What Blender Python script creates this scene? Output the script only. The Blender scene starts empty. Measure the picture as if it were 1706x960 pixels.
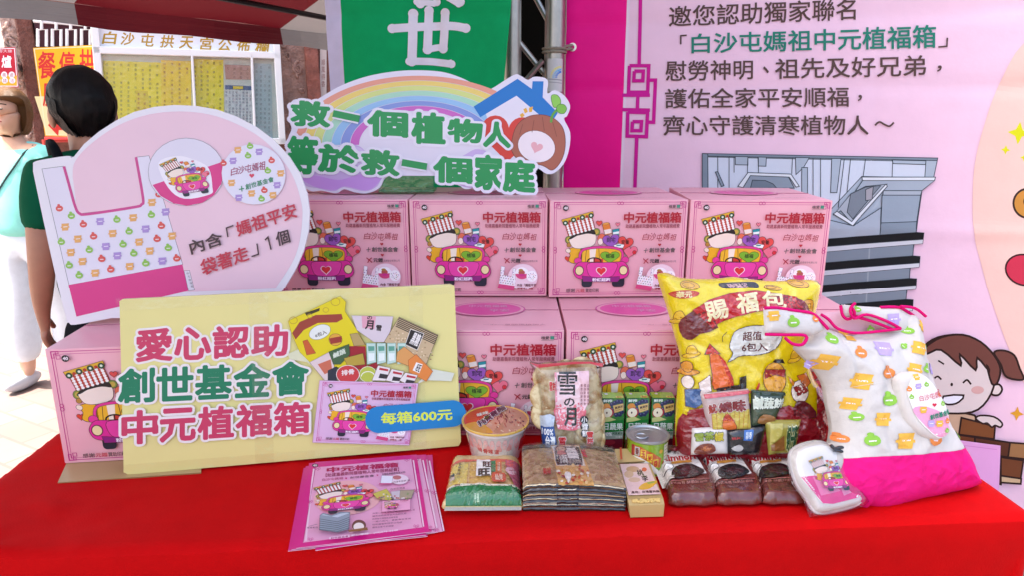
import bpy, bmesh, math, random
from math import sin, cos, pi, radians, sqrt, exp
from mathutils import Vector, Matrix, noise, geometry
random.seed(7)
S = bpy.context.scene
COL = S.collection
# ---------------------------------------------------------------- camera, sky, sun, exposure
PITCH = radians(14.0); FPX = 1125.0; EYE = Vector((0, 0, 1.5))
cam = bpy.data.cameras.new('camera'); cam.lens = FPX / 1706 * 36; cam.sensor_width = 36; cam.clip_end = 3000; cam.clip_start = .02
co = bpy.data.objects.new('camera', cam); COL.objects.link(co); co.location = EYE; co.rotation_euler = (radians(90) - PITCH, 0, 0)
S.camera = co
SUN = Vector((-.85, -.14, 1.5)).normalized()
world = bpy.data.worlds.new('World'); S.world = world; world.use_nodes = True
nt = world.node_tree; bg = nt.nodes['Background']; sky = nt.nodes.new('ShaderNodeTexSky')
sky.sky_type = 'NISHITA'; sky.sun_disc = False
sky.sun_elevation = math.asin(SUN.z); sky.sun_rotation = math.atan2(SUN.x, SUN.y); sky.air_density = 1.0; sky.dust_density = 5.0; sky.ozone_density = .6
nt.links.new(sky.outputs[0], bg.inputs[0]); bg.inputs[1].default_value = .15
sl = bpy.data.lights.new('sun', 'SUN'); sl.energy = 4.0; sl.angle = radians(.5); sl.color = (1, .95, .87)
so = bpy.data.objects.new('sun', sl); COL.objects.link(so); so.rotation_euler = SUN.to_track_quat('Z', 'Y').to_euler(); so.location = (-4, -4, 12)
S.view_settings.view_transform = 'Standard'; S.view_settings.look = 'None'; S.view_settings.gamma = 1; S.view_settings.exposure = 1.95
S.view_settings.use_curve_mapping = False
S.cycles.max_bounces = 10; S.cycles.transparent_max_bounces = 12; S.cycles.use_denoising = True
S.cycles.sample_clamp_indirect = 6

# ---------------------------------------------------------------- materials
_m = {}
def lin(h):
    h = h.lstrip('#'); c = [int(h[i:i+2], 16) / 255 for i in (0, 2, 4)]
    return tuple(x / 12.92 if x <= .04045 else ((x + .055) / 1.055) ** 2.4 for x in c) + (1,)
def mat(col, kind='paper'):
    k = (col, kind)
    if k in _m: return _m[k]
    m = bpy.data.materials.new(kind + '_' + col.lstrip('#')); m.use_nodes = True; _m[k] = m
    n = m.node_tree.nodes; L = m.node_tree.links; p = n['Principled BSDF']
    c = lin(col); p.inputs['Base Color'].default_value = c
    p.inputs['Roughness'].default_value = {'paper': .5, 'board': .32, 'carton': .38, 'gloss': .16, 'foil': .22, 'cloth': .85, 'vinyl': .55, 'metal': .35, 'skin': .5, 'hair': .45, 'stone': .8, 'plastic': .3}.get(kind, .5)
    def nz(scale, detail=4, rough=.6):
        t = n.new('ShaderNodeTexNoise'); t.inputs['Scale'].default_value = scale; t.inputs['Detail'].default_value = detail; t.inputs['Roughness'].default_value = rough
        g = n.new('ShaderNodeTexCoord'); L.new(g.outputs['Object'], t.inputs['Vector']); return t
    def bump(t, st, dist=.01):
        b = n.new('ShaderNodeBump'); b.inputs['Strength'].default_value = st; b.inputs['Distance'].default_value = dist
        L.new(t.outputs[0], b.inputs['Height']); L.new(b.outputs[0], p.inputs['Normal'])
    def vary(t, amt):
        r = n.new('ShaderNodeMapRange'); r.inputs[1].default_value = .3; r.inputs[2].default_value = .7; r.inputs[3].default_value = 1 - amt; r.inputs[4].default_value = 1 + amt
        x = n.new('ShaderNodeMix'); x.data_type = 'RGBA'; x.blend_type = 'MULTIPLY'; x.inputs[0].default_value = 1
        L.new(t.outputs[0], r.inputs[0]); x.inputs[6].default_value = c; L.new(r.outputs[0], x.inputs[7]); L.new(x.outputs[2], p.inputs['Base Color'])
    if kind == 'gloss':
        p.inputs['Coat Weight'].default_value = 1; p.inputs['Coat Roughness'].default_value = .04; 
        z = nz(34, 4, .65); z.inputs['Distortion'].default_value = 1.2; ab = n.new('ShaderNodeMath'); ab.operation = 'SUBTRACT'; ab.inputs[1].default_value = .5; a2 = n.new('ShaderNodeMath'); a2.operation = 'ABSOLUTE'
        L.new(z.outputs[0], ab.inputs[0]); L.new(ab.outputs[0], a2.inputs[0]); bump(a2, .55, .006)
    elif kind == 'foil':
        p.inputs['Metallic'].default_value = .35; bump(nz(60, 3), .5, .004)
    elif kind == 'carton':
        t = nz(9, 5); vary(t, .035); bump(nz(14, 3), .08, .01)
    elif kind == 'board':
        bump(nz(11, 2), .10, .01); vary(nz(5, 4), .025)
    elif kind == 'paper':
        vary(nz(14, 4), .03)
    elif kind == 'vinyl':
        p.inputs['Specular IOR Level'].default_value = .2; t = nz(7, 4); vary(t, .03); bump(nz(26, 4), .12, .01)
    elif kind == 'cloth':
        vary(nz(16, 6), .06); bump(nz(320, 2), .35, .002); p.inputs['Specular IOR Level'].default_value = .12
    elif kind == 'metal':
        p.inputs['Metallic'].default_value = .85; vary(nz(20, 6), .12)
    elif kind == 'stone':
        t = nz(12, 8, .7); vary(t, .4); bump(nz(9, 6, .65), .9, .06)
    elif kind == 'hair':
        p.inputs['Specular IOR Level'].default_value = .25
        t = n.new('ShaderNodeTexWave'); t.inputs['Scale'].default_value = 55; t.inputs['Distortion'].default_value = 6; bump(t, .4, .004)
    elif kind == 'skin':
        p.inputs['Subsurface Weight'].default_value = .08; p.inputs['Subsurface Radius'].default_value = (.01, .004, .002); vary(nz(30, 4), .05)
    return m
def film(name='clear_film', tint='#FFFFFF', refl=.10, rough=.06):
    k = (name,)
    if k in _m: return _m[k]
    m = bpy.data.materials.new(name); m.use_nodes = True; _m[k] = m; n = m.node_tree.nodes; L = m.node_tree.links
    n.remove(n['Principled BSDF']); o = n['Material Output']
    t = n.new('ShaderNodeBsdfTransparent'); t.inputs[0].default_value = lin(tint); g = n.new('ShaderNodeBsdfGlossy'); g.inputs['Roughness'].default_value = rough
    x = n.new('ShaderNodeMixShader'); f = n.new('ShaderNodeLayerWeight'); f.inputs[0].default_value = .25
    r = n.new('ShaderNodeMapRange'); r.inputs[3].default_value = refl * .5; r.inputs[4].default_value = .7
    b = n.new('ShaderNodeBump'); b.inputs['Strength'].default_value = .8; b.inputs['Distance'].default_value = .006
    z = n.new('ShaderNodeTexNoise'); z.inputs['Scale'].default_value = 30; z.inputs['Detail'].default_value = 3; gc = n.new('ShaderNodeTexCoord')
    L.new(gc.outputs['Object'], z.inputs[0]); L.new(z.outputs[0], b.inputs['Height']); L.new(b.outputs[0], g.inputs['Normal']); L.new(b.outputs[0], f.inputs['Normal'])
    L.new(f.outputs['Fresnel'], r.inputs[0]); L.new(r.outputs[0], x.inputs[0]); L.new(t.outputs[0], x.inputs[1]); L.new(g.outputs[0], x.inputs[2]); L.new(x.outputs[0], o.inputs[0])
    return m
def M(c, kind='paper'):
    return c if isinstance(c, bpy.types.Material) else mat(c, kind)

# ---------------------------------------------------------------- photo pixel -> point in the place
FWD = Vector((0, cos(PITCH), -sin(PITCH))); UPV = Vector((0, sin(PITCH), cos(PITCH))); RT = Vector((1, 0, 0))
def ray(x, y): return RT * ((x - 853) / FPX) + UPV * ((480 - y) / FPX) + FWD
def at_h(x, y, h): r = ray(x, y); return EYE + r * ((h - EYE.z) / r.z)
def at_y(x, y, Y): r = ray(x, y); return EYE + r * (Y / r.y)
class Plane:
    """a flat sheet in the place: origin, yaw of its horizontal axis, lean back from vertical"""
    def __init__(s, O, yaw=0, lean=0, flat=False, spin=0):
        s.O = Vector(O); a = radians(yaw); l = radians(lean)
        s.ex = Vector((cos(a), sin(a), 0)); back = Vector((-sin(a), cos(a), 0))
        s.ey = (back if flat else (Vector((0, 0, 1)) * cos(l) + back * sin(l))); s.n = s.ex.cross(s.ey)
        if spin:
            c, d = cos(radians(spin)), sin(radians(spin)); s.ex, s.ey = s.ex * c + s.ey * d, s.ey * c - s.ex * d
    def uv(s, x, y):
        r = ray(x, y); t = (s.O - EYE).dot(s.n) / r.dot(s.n); q = EYE + r * t - s.O; return (q.dot(s.ex), q.dot(s.ey))
    def at(s, u, v, h=0): return s.O + s.ex * u + s.ey * v + s.n * h

# ---------------------------------------------------------------- mesh collecting and linking
class MB:
    def __init__(s): s.v = []; s.f = []; s.mi = []; s.ms = []
    def idx(s, m):
        if m not in s.ms: s.ms.append(m)
        return s.ms.index(m)
    def add(s, vs, fs, m):
        o = len(s.v); i = s.idx(m); s.v += [Vector(p) for p in vs]
        for f in fs: s.f.append([o + k for k in f]); s.mi.append(i)
        return s
    def box(s, c, d, m, R=None, bev=0, seg=2):
        bm = bmesh.new(); bmesh.ops.create_cube(bm, size=1, matrix=Matrix.Diagonal((*d, 1)))
        if bev: bmesh.ops.bevel(bm, geom=bm.edges[:], offset=bev, segments=seg, affect='EDGES', profile=.6)
        T = Matrix.Translation(c) @ (R.to_4x4() if R else Matrix.Identity(4)); bm.transform(T)
        bm.verts.index_update(); s.add([v.co.copy() for v in bm.verts], [[v.index for v in f.verts] for f in bm.faces], m); bm.free(); return s
    def tube(s, pts, r, m, n=10, cap=True):
        pts = [Vector(p) for p in pts]; rs = r if isinstance(r, (list, tuple)) else [r] * len(pts); vs = []; fs = []
        up = None
        for i, p in enumerate(pts):
            d = (pts[min(i + 1, len(pts) - 1)] - pts[max(i - 1, 0)]).normalized()
            if up is None: up = d.orthogonal().normalized()
            a = (up - d * up.dot(d)).normalized(); up = a; b = d.cross(a)
            for k in range(n): vs.append(p + (a * cos(2 * pi * k / n) + b * sin(2 * pi * k / n)) * rs[i])
        for i in range(len(pts) - 1):
            for k in range(n): fs.append([i * n + k, i * n + (k + 1) % n, (i + 1) * n + (k + 1) % n, (i + 1) * n + k])
        if cap: fs += [list(range(n))[::-1], [(len(pts) - 1) * n + k for k in range(n)]]
        return s.add(vs, fs, m)
    def lathe(s, prof, c, m, n=40, ms=None):
        c = Vector(c); vs = []; 
        for r, z in prof:
            for k in range(n): vs.append(c + Vector((r * cos(2 * pi * k / n), r * sin(2 * pi * k / n), z)))
        for i in range(len(prof) - 1):
            pass
        o = len(s.v); s.v += vs
        for i in range(len(prof) - 1):
            j = s.idx(ms[i] if ms else m)
            for k in range(n): s.f.append([o + i * n + k, o + i * n + (k + 1) % n, o + (i + 1) * n + (k + 1) % n, o + (i + 1) * n + k]); s.mi.append(j)
        return s
    def ball(s, c, r, m, R=None, seg=16):
        bm = bmesh.new(); bmesh.ops.create_uvsphere(bm, u_segments=seg, v_segments=seg // 2 + 2, radius=1)
        r = r if isinstance(r, (tuple, list)) else (r, r, r)
        bm.transform(Matrix.Translation(c) @ (R.to_4x4() if R else Matrix.Identity(4)) @ Matrix.Diagonal((*r, 1))); bm.verts.index_update()
        s.add([v.co.copy() for v in bm.verts], [[v.index for v in f.verts] for f in bm.faces], m); bm.free(); return s
    def build(s, name, parent=None, base=None, smooth=None):
        me = bpy.data.meshes.new(name); o = bpy.data.objects.new(name, me); COL.objects.link(o)
        if parent is not None:
            o.parent = parent; q = parent; off = Vector((0, 0, 0))
            while q: off += q.location; q = q.parent
        else:
            off = Vector(base) if base is not None else Vector((0, 0, 0)); o.location = off
        me.from_pydata([p - off for p in s.v], [], s.f)
        for m in s.ms: me.materials.append(m)
        me.polygons.foreach_set('material_index', s.mi)
        if smooth is not None: me.shade_smooth(); 
        if smooth: me.set_sharp_from_angle(angle=radians(smooth))
        me.update(); return o
def tag(o, label=None, cat=None, group=None, kind=None):
    for k, v in (('label', label), ('category', cat), ('group', group), ('kind', kind)):
        if v: o[k] = v
    return o
def thing(name, loc, label, cat, group=None):
    o = bpy.data.objects.new(name, None); COL.objects.link(o); o.location = loc; o.empty_display_size = .1
    return tag(o, label, cat, group)
def copy_tree(o, parent=None):
    c = o.copy(); COL.objects.link(c)
    if parent: c.parent = parent
    for ch in o.children: copy_tree(ch, c)
    return c

# ---------------------------------------------------------------- flat print: shapes and lettering laid on a surface
_g = {}
def glyphs(txt, bold):
    k = (txt, bold)
    if k in _g: return _g[k]
    cu = bpy.data.curves.new('lettering', 'FONT'); cu.body = txt; cu.size = 1; cu.offset = bold; cu.resolution_u = 2
    o = bpy.data.objects.new('lettering', cu); COL.objects.link(o)
    dg = bpy.context.evaluated_depsgraph_get(); e = o.evaluated_get(dg); me = e.to_mesh(); me.calc_loop_triangles()
    vs = [(v.co.x, v.co.y) for v in me.vertices]; tr = [tuple(t.vertices) for t in me.loop_triangles]
    e.to_mesh_clear(); bpy.data.objects.remove(o); bpy.data.curves.remove(cu)
    _g[k] = (vs, tr); return _g[k]
def bbox(vs): return min(p[0] for p in vs), min(p[1] for p in vs), max(p[0] for p in vs), max(p[1] for p in vs)
def ell(cx, cy, rx, ry=None, rot=0, n=28, a0=0, a1=360):
    ry = rx if ry is None else ry; c, d = cos(radians(rot)), sin(radians(rot)); out = []
    full = a1 - a0 >= 360
    for k in range(n if full else n + 1):
        t = radians(a0 + (a1 - a0) * k / n); x, y = rx * cos(t), ry * sin(t); out.append((cx + x * c - y * d, cy + x * d + y * c))
    return out
def heart(cx, cy, r, rot=0, n=26, fy=1):
    out = []; c, d = cos(radians(rot)), sin(radians(rot))
    for k in range(n):
        t = 2 * pi * k / n; x = r * (sin(t) ** 3) * 1.0; y = -r * fy * (13 * cos(t) - 5 * cos(2 * t) - 2 * cos(3 * t) - cos(4 * t)) / 16
        out.append((cx + x * c - y * d, cy + x * d + y * c))
    return out
def rrect(x0, y0, x1, y1, r, n=5):
    out = []
    for cx, cy, a in ((x1 - r, y0 + r, -90), (x1 - r, y1 - r, 0), (x0 + r, y1 - r, 90), (x0 + r, y0 + r, 180)):
        for k in range(n + 1):
            t = radians(a + 90 * k / n); out.append((cx + r * cos(t), cy + r * sin(t)))
    return out
def spline(pts, n=6, closed=True):
    """smooth curve through the points (Catmull-Rom)"""
    out = []; N = len(pts)
    for i in range(N if closed else N - 1):
        p0, p1, p2, p3 = [pts[(i + k) % N] if closed else pts[max(0, min(N - 1, i + k))] for k in (-1, 0, 1, 2)]
        for j in range(n):
            t = j / n
            out.append(tuple(.5 * (2 * p1[a] + (p2[a] - p0[a]) * t + (2 * p0[a] - 5 * p1[a] + 4 * p2[a] - p3[a]) * t * t + (3 * p1[a] - p0[a] - 3 * p2[a] + p3[a]) * t ** 3) for a in (0, 1)))
    if not closed: out.append(tuple(pts[-1]))
    return out
class Art:
    def __init__(s, uv, place, kind='paper', sub=None, z0=.0004, dz=.000012):
        s.uv = uv; s.place = place; s.kind = kind; s.sub = sub; s.z = z0; s.dz = dz; s.mb = MB(); s.T = None
    def _put(s, pts, tris, col, rigid=False):
        m = M(col, s.kind)
        if s.T: pts = [s.T(*p) for p in pts]
        q = [s.uv(*p) for p in pts]; s.z += s.dz
        if s.sub:
            bm = bmesh.new(); vs = [bm.verts.new((*p, 0)) for p in q]
            for t in tris:
                try: bm.faces.new([vs[i] for i in t])
                except ValueError: pass
            for _ in range(9):
                lg = [e for e in bm.edges if e.calc_length() > s.sub]
                if not lg: break
                bmesh.ops.subdivide_edges(bm, edges=lg, cuts=1, use_grid_fill=False)
                bmesh.ops.triangulate(bm, faces=[f for f in bm.faces if len(f.verts) > 3])
            bm.verts.index_update(); q = [(v.co.x, v.co.y) for v in bm.verts]; tris = [[v.index for v in f.verts] for f in bm.faces]; bm.free()
        P = [s.place(u, v, s.z) for u, v in q]
        fs = []
        nref = (s.place(.01, 0, 0) - s.place(0, 0, 0)).cross(s.place(0, .01, 0) - s.place(0, 0, 0)) if not s.sub else None
        for t in tris:
            a, b, c = [q[i] for i in t[:3]]
            if (b[0] - a[0]) * (c[1] - a[1]) - (b[1] - a[1]) * (c[0] - a[0]) < 0: t = list(t)[::-1]
            fs.append(list(t))
        s.mb.add(P, fs, m)
    def poly(s, pts, col, line=None, lw=2):
        tr = geometry.tessellate_polygon([[Vector((x, y, 0)) for x, y in pts]]); s._put(list(pts), tr, col)
        if line: s.line(list(pts), lw, line, True)
        return s
    def rect(s, x0, y0, x1, y1, col, **k): return s.poly([(x0, y0), (x1, y0), (x1, y1), (x0, y1)], col, **k)
    def line(s, pts, w, col, closed=False):
        n = len(pts); L = []; R = []
        for i in range(n):
            p = pts[i]; a = pts[(i - 1) % n] if (closed or i) else p; b = pts[(i + 1) % n] if (closed or i < n - 1) else p
            d1 = Vector((p[0] - a[0], p[1] - a[1])); d2 = Vector((b[0] - p[0], b[1] - p[1]))
            d1 = d1.normalized() if d1.length > 1e-9 else d2.normalized(); d2 = d2.normalized() if d2.length > 1e-9 else d1
            t = (d1 + d2); t = t.normalized() if t.length > 1e-6 else d1; nn = Vector((-t.y, t.x)); k = max(.45, abs(nn.dot(Vector((-d1.y, d1.x))))); o = nn * (w / 2 / k)
            L.append((p[0] + o.x, p[1] + o.y)); R.append((p[0] - o.x, p[1] - o.y))
        pts2 = L + R; fs = []
        for i in range(n if closed else n - 1):
            j = (i + 1) % n; fs += [(i, j, n + j), (i, n + j, n + i)]
        s._put(pts2, fs, col); return s
    def text(s, txt, q, col, bold=.0, halo=None, hb=.05, shear=0):
        """lettering fitted into the quad (x0,y0,x1,y1) or [TL,TR,BR,BL]"""
        if len(q) == 4 and not isinstance(q[0], (tuple, list)): q = [(q[0], q[1]), (q[2], q[1]), (q[2], q[3]), (q[0], q[3])]
        b = bbox(glyphs(txt, 0.0)[0])
        vs, tr = glyphs(txt, 0.0); bw, bh = b[2] - b[0], b[3] - b[1]
        def put(dx, dy, c):
            P = []
            for x, y in vs:
                u = (x + dx - b[0]) / bw; v = (b[3] - y - dy) / bh; u += shear * (.5 - v)
                P.append(tuple((q[0][k] * (1 - u) + q[1][k] * u) * (1 - v) + (q[3][k] * (1 - u) + q[2][k] * u) * v for k in (0, 1)))
            s._put(P, tr, c)
        if halo:
            for k in range(20): put(hb * cos(pi * k / 10), hb * sin(pi * k / 10), halo)
            if hb > .06:
                for k in range(6): put(hb * .5 * cos(pi * k / 3), hb * .5 * sin(pi * k / 3), halo)
        if bold:
            n = 4 if bold < .02 else 8
            for k in range(n): put(bold * cos(2 * pi * (k + .5) / n), bold * sin(2 * pi * (k + .5) / n), col)
        else: put(0, 0, col)
        return s
    def build(s, name, parent=None, base=None): 
        return s.mb.build(name, parent, base)
def aff(src, dst):
    """map photo-crop points: three source points onto three target points"""
    (x0, y0), (x1, y1), (x2, y2) = src; d = (x1 - x0) * (y2 - y0) - (x2 - x0) * (y1 - y0)
    def f(x, y):
        a = ((x - x0) * (y2 - y0) - (x2 - x0) * (y - y0)) / d; b = ((x1 - x0) * (y - y0) - (x - x0) * (y1 - y0)) / d
        return tuple(dst[0][k] + a * (dst[1][k] - dst[0][k]) + b * (dst[2][k] - dst[0][k]) for k in (0, 1))
    return f
def crop(ox, oy, sc): return lambda x, y: (ox + x / sc, oy + y / sc)
def cpts(f, pts): return [f(*p) for p in pts]

# ---------------------------------------------------------------- puffed sheets (pouches, bags) from an outline on a plane
def inside(p, poly):
    x, y = p; r = False; j = len(poly) - 1
    for i in range(len(poly)):
        (xi, yi), (xj, yj) = poly[i], poly[j]
        if (yi > y) != (yj > y) and x < (xj - xi) * (y - yi) / (yj - yi) + xi: r = not r
        j = i
    return r
def edge_dist(p, poly):
    best = 9; px, py = p
    for i in range(len(poly)):
        ax, ay = poly[i - 1]; bx, by = poly[i]; dx, dy = bx - ax, by - ay; l = dx * dx + dy * dy
        t = 0 if l == 0 else max(0, min(1, ((px - ax) * dx + (py - ay) * dy) / l)); best = min(best, (ax + t * dx - px) ** 2 + (ay + t * dy - py) ** 2)
    return sqrt(best)
def cdt(poly, step):
    x0, y0, x1, y1 = bbox(poly); pts = []; n = len(poly)
    for i in range(n):
        a, b = poly[i], poly[(i + 1) % n]; k = max(1, int(sqrt((a[0] - b[0]) ** 2 + (a[1] - b[1]) ** 2) / step))
        pts += [(a[0] + (b[0] - a[0]) * t / k, a[1] + (b[1] - a[1]) * t / k) for t in range(k)]
    nb = len(pts); B = pts[:]; y = y0 + step * .5; row = 0
    while y < y1:
        x = x0 + step * (.5 if row % 2 else 1)
        while x < x1:
            if inside((x, y), poly) and edge_dist((x, y), poly) > step * .35: pts.append((x, y))
            x += step
        y += step * .87; row += 1
    r = geometry.delaunay_2d_cdt([Vector(p) for p in pts], [(i, (i + 1) % nb) for i in range(nb)], [], 1, 1e-6)
    return [(v.x, v.y) for v in r[0]], [list(f) for f in r[2]], nb
class Puff:
    """an outline on a plane blown up to a pillow; also the surface its print follows"""
    def __init__(s, pl, px, T, R, step=.008, crum=.0, fs=30, T2=None, seed=0, flat=False, extra=None):
        s.pl = pl; s.o = px if flat else [pl.uv(*p) for p in px]; s.T = T; s.R = R; s.crum = crum; s.fs = fs; s.T2 = T if T2 is None else T2; s.seed = seed; s.step = step; s.extra = extra
    def h(s, u, v):
        if not inside((u, v), s.o): return 0
        d = min(1, edge_dist((u, v), s.o) / s.R); w = sqrt(max(0, 1 - (1 - d) ** 2))
        k = .6 * noise.noise(Vector((u * s.fs, v * s.fs, s.seed))) + .75 * (.3 - abs(noise.noise(Vector((u * s.fs * 1.4 + v * s.fs * .5, v * s.fs * 1.2, s.seed + 5))))) + .4 * (.3 - abs(noise.noise(Vector((u * s.fs * 2.7, v * s.fs * 2.9, s.seed + 9)))))
        return s.T * w + s.crum * k * min(1, d * 3) + (s.extra(u, v) if s.extra else 0)
    def place(s, u, v, h=0): return s.pl.at(u, v, s.h(u, v) + h)
    def mesh(s, m, mb=None, mback=None):
        vs, fs, nb = cdt(s.o, s.step); mb = mb or MB(); F = [s.place(u, v) for u, v in vs]; Bk = []
        for u, v in vs:
            d = min(1, edge_dist((u, v), s.o) / s.R) if inside((u, v), s.o) else 0
            Bk.append(s.pl.at(u, v, -s.T2 * sqrt(max(0, 1 - (1 - d) ** 2)) - .0006))
        ff = []
        for f in fs:
            a, b, c = [vs[i] for i in f[:3]]
            ff.append(f if (b[0] - a[0]) * (c[1] - a[1]) - (b[1] - a[1]) * (c[0] - a[0]) > 0 else f[::-1])
        mb.add(F, ff, m); mb.add(Bk, [f[::-1] for f in ff], mback or m)
        # close the rim
        nbv = [i for i in range(len(vs)) if edge_dist(vs[i], s.o) < 1e-5]
        k = len(mb.v) - 2 * len(vs); ed = {}
        for f in ff:
            for i in range(len(f)):
                e = (f[i], f[(i + 1) % len(f)]); ed[e] = 1
        i = mb.idx(m)
        for (a, b) in ed:
            if (b, a) not in ed: mb.f.append([k + b, k + a, k + len(vs) + a, k + len(vs) + b]); mb.mi.append(i)
        return mb
    def art(s, uv=None, kind='gloss', z0=.0008, sub=.007, T=None, dz=.00005):
        A = Art(uv or s.pl.uv, s.place, kind, sub, z0, dz); A.T = T; return A
def slab(pl, px, th, mfront, mside, flat=False, step=None, hfun=None):
    """flat die-cut board of real thickness: front face on the plane"""
    o = px if flat else [pl.uv(*p) for p in px]
    if sum((o[i - 1][0] * o[i][1] - o[i][0] * o[i - 1][1]) for i in range(len(o))) < 0: o = o[::-1]
    tr = geometry.tessellate_polygon([[Vector((x, y, 0)) for x, y in o]]); mb = MB(); n = len(o); ff = []
    for t in tr:
        a, b, c = [o[i] for i in t]; ff.append(t if (b[0] - a[0]) * (c[1] - a[1]) - (b[1] - a[1]) * (c[0] - a[0]) > 0 else t[::-1])
    mb.add([pl.at(u, v, 0) for u, v in o], ff, mfront); mb.add([pl.at(u, v, -th) for u, v in o], [f[::-1] for f in ff], mside)
    mb.add([pl.at(u, v, 0) for u, v in o] + [pl.at(u, v, -th) for u, v in o], [[i, n + i, n + (i + 1) % n, (i + 1) % n] for i in range(n)], mside)
    return mb
# ================================================================ the setting
def paver_mat():
    m = bpy.data.materials.new('red_pavers'); m.use_nodes = True; n = m.node_tree.nodes; L = m.node_tree.links; p = n['Principled BSDF']; p.inputs['Roughness'].default_value = .8
    g = n.new('ShaderNodeTexCoord'); mp = n.new('ShaderNodeMapping'); mp.inputs['Rotation'].default_value = (0, 0, radians(28)); b = n.new('ShaderNodeTexBrick')
    b.inputs['Color1'].default_value = lin('#857068'); b.inputs['Color2'].default_value = lin('#79655E'); b.inputs['Mortar'].default_value = lin('#6A5E58'); b.inputs['Scale'].default_value = 1
    b.inputs['Mortar Size'].default_value = .008; b.inputs['Brick Width'].default_value = .30; b.inputs['Row Height'].default_value = .15
    z = n.new('ShaderNodeTexNoise'); z.inputs['Scale'].default_value = 1.4; z.inputs['Detail'].default_value = 8; r = n.new('ShaderNodeMapRange'); r.inputs[3].default_value = .7; r.inputs[4].default_value = 1.3
    x = n.new('ShaderNodeMix'); x.data_type = 'RGBA'; x.blend_type = 'MULTIPLY'; x.inputs[0].default_value = 1
    L.new(g.outputs['Object'], mp.inputs[0]); L.new(mp.outputs[0], b.inputs[0]); L.new(g.outputs['Object'], z.inputs[0]); L.new(z.outputs[0], r.inputs[0]); L.new(b.outputs[0], x.inputs[6]); L.new(r.outputs[0], x.inputs[7]); L.new(x.outputs[2], p.inputs[0])
    return m
tag(MB().add([(-400, -400, 0), (400, -400, 0), (400, 400, 0), (-400, 400, 0)], [(0, 1, 2, 3)], paver_mat()).build('pavement'), kind='structure')
tag(MB().add([(-40, -12, .004), (40, -12, .004), (40, -.55, .004), (-40, -.55, .004)], [(0, 1, 2, 3)], M('#3A3A3C', 'stone')).build('dark_bounce_strip'), kind='structure')  # unseen dark strip added behind the camera to cut light bounced off the paving

# ---- temple wall beyond the square: runs away to the right
WY = 23.0; WP = Plane((-3.62, 5.02, 0), WY)              # u runs along the wall, v is height
u0 = WP.uv(9, 100)[0]
def wuv(x, y): return WP.uv(x, y)
wall = thing('temple_wall', WP.at(u0, 0), 'carved brown stone temple wall running behind the notice board', 'wall')
mb = MB()
R = Matrix.Rotation(radians(WY), 3, 'Z')
def wbox(mb, u1, u2, v1, v2, d, th, m, bev=0):
    mb.box(WP.at((u1 + u2) / 2, (v1 + v2) / 2, d - th / 2), (u2 - u1, th, v2 - v1), m, R, bev); return mb
wbox(MB(), u0, u0 + 9, .95, 3.6, -.05, .3, M('#8A5A4C', 'stone')).build('wall_panel', wall)
wbox(MB(), u0 - .02, u0 + 9, 0, .95, 0, .4, M('#C9C2BB', 'stone'), .01).build('granite_base', wall)
ul, ur = wuv(36, 100)[0], wuv(64, 100)[0]
wbox(MB(), ul, ur, .95, 3.6, .02, .1, M('#6E3F33', 'stone'), .012).build('pilaster', wall)
ur1, ur2 = wuv(512, 150)[0], wuv(534, 150)[0]
wbox(MB(), ur1, ur2, .95, 3.6, .02, .1, M('#8A5244', 'stone'), .012).build('pilaster', wall)
def relief(ua, ub, va, vb, seed, m):
    """raised carving: scrolls, leaves and lumps cut out of the panel"""
    random.seed(seed); b = MB(); b.box(WP.at((ua + ub) / 2, (va + vb) / 2, -.045), (ub - ua, .02, vb - va), m, R)
    for k in range(46):
        u, v = random.uniform(ua + .02, ub - .02), random.uniform(va + .02, vb - .02); r = random.uniform(.018, .05)
        if random.random() < .5:
            pts = [WP.at(u + r * (1 - t / 16) * cos(t * .55 + k), v + r * (1 - t / 16) * sin(t * .55 + k) * 1.4, -.03) for t in range(13)]; b.tube(pts, [.011 * (1 - t / 18) for t in range(13)], m, 6)
        else: b.ball(WP.at(u, v, -.035), (r * .8, .022, r * .5), m, R @ Matrix.Rotation(random.uniform(0, 3), 3, 'Y'), 10)
    return b
relief(u0, ul, 1.0, 3.5, 3, M('#B89A8C', 'stone')).build('carved_relief', wall, None, 40)
relief(wuv(470, 150)[0], ur1, 1.0, 3.5, 5, M('#9B7A6C', 'stone')).build('carved_relief', wall, None, 40)
# inscription strip at the far right of the wall
pi_ = Plane(WP.at(0, 0, 0), WY)
a = Art(wuv, lambda u, v, h: WP.at(u, v, -.045 + h), 'paper', z0=.012)
a.rect(534, 60, 545, 235, '#CDBFB6')
for k, ch in enumerate('順風得香'): a.text(ch, (536.5, 98 + 12 * k, 542.5, 108 + 12 * k), '#7C3B30')
a.build('inscription', wall)

# white fretwork window over the dark red shutters
fw = thing('fretwork_railing', WP.at(wuv(110, 60)[0], 1.9, .03), 'white square-pattern fretwork in front of dark red window above yellow sign', 'railing')
a = Art(wuv, lambda u, v, h: WP.at(u, v, h), 'paper', z0=.002)
ua, ub = wuv(60, 60)[0], wuv(175, 60)[0]; va, vb = wuv(100, 90)[1], wuv(100, 10)[1]
wbox(MB(), ua, ub, va, vb, .0, .04, M('#4A1320', 'paper')).build('window_back', fw)
b = MB(); 
for k in range(5):
    x = 66 + k * 24
    p = [wuv(*q) for q in ((x, 78), (x, 50), (x + 14, 50), (x + 14, 78))]; b.tube([WP.at(*q, .05) for q in p], .011, M('#E8E4E0'), 6)
    p = [wuv(*q) for q in ((x + 6, 50), (x + 6, 28), (x + 20, 28))]; b.tube([WP.at(*q, .05) for q in p], .010, M('#E8E4E0'), 6)
p = [wuv(58, 36), wuv(175, 45)]; b.tube([WP.at(*q, .045) for q in p], .010, M('#E8E4E0'), 6)
b.build('fret_bars', fw)

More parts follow.
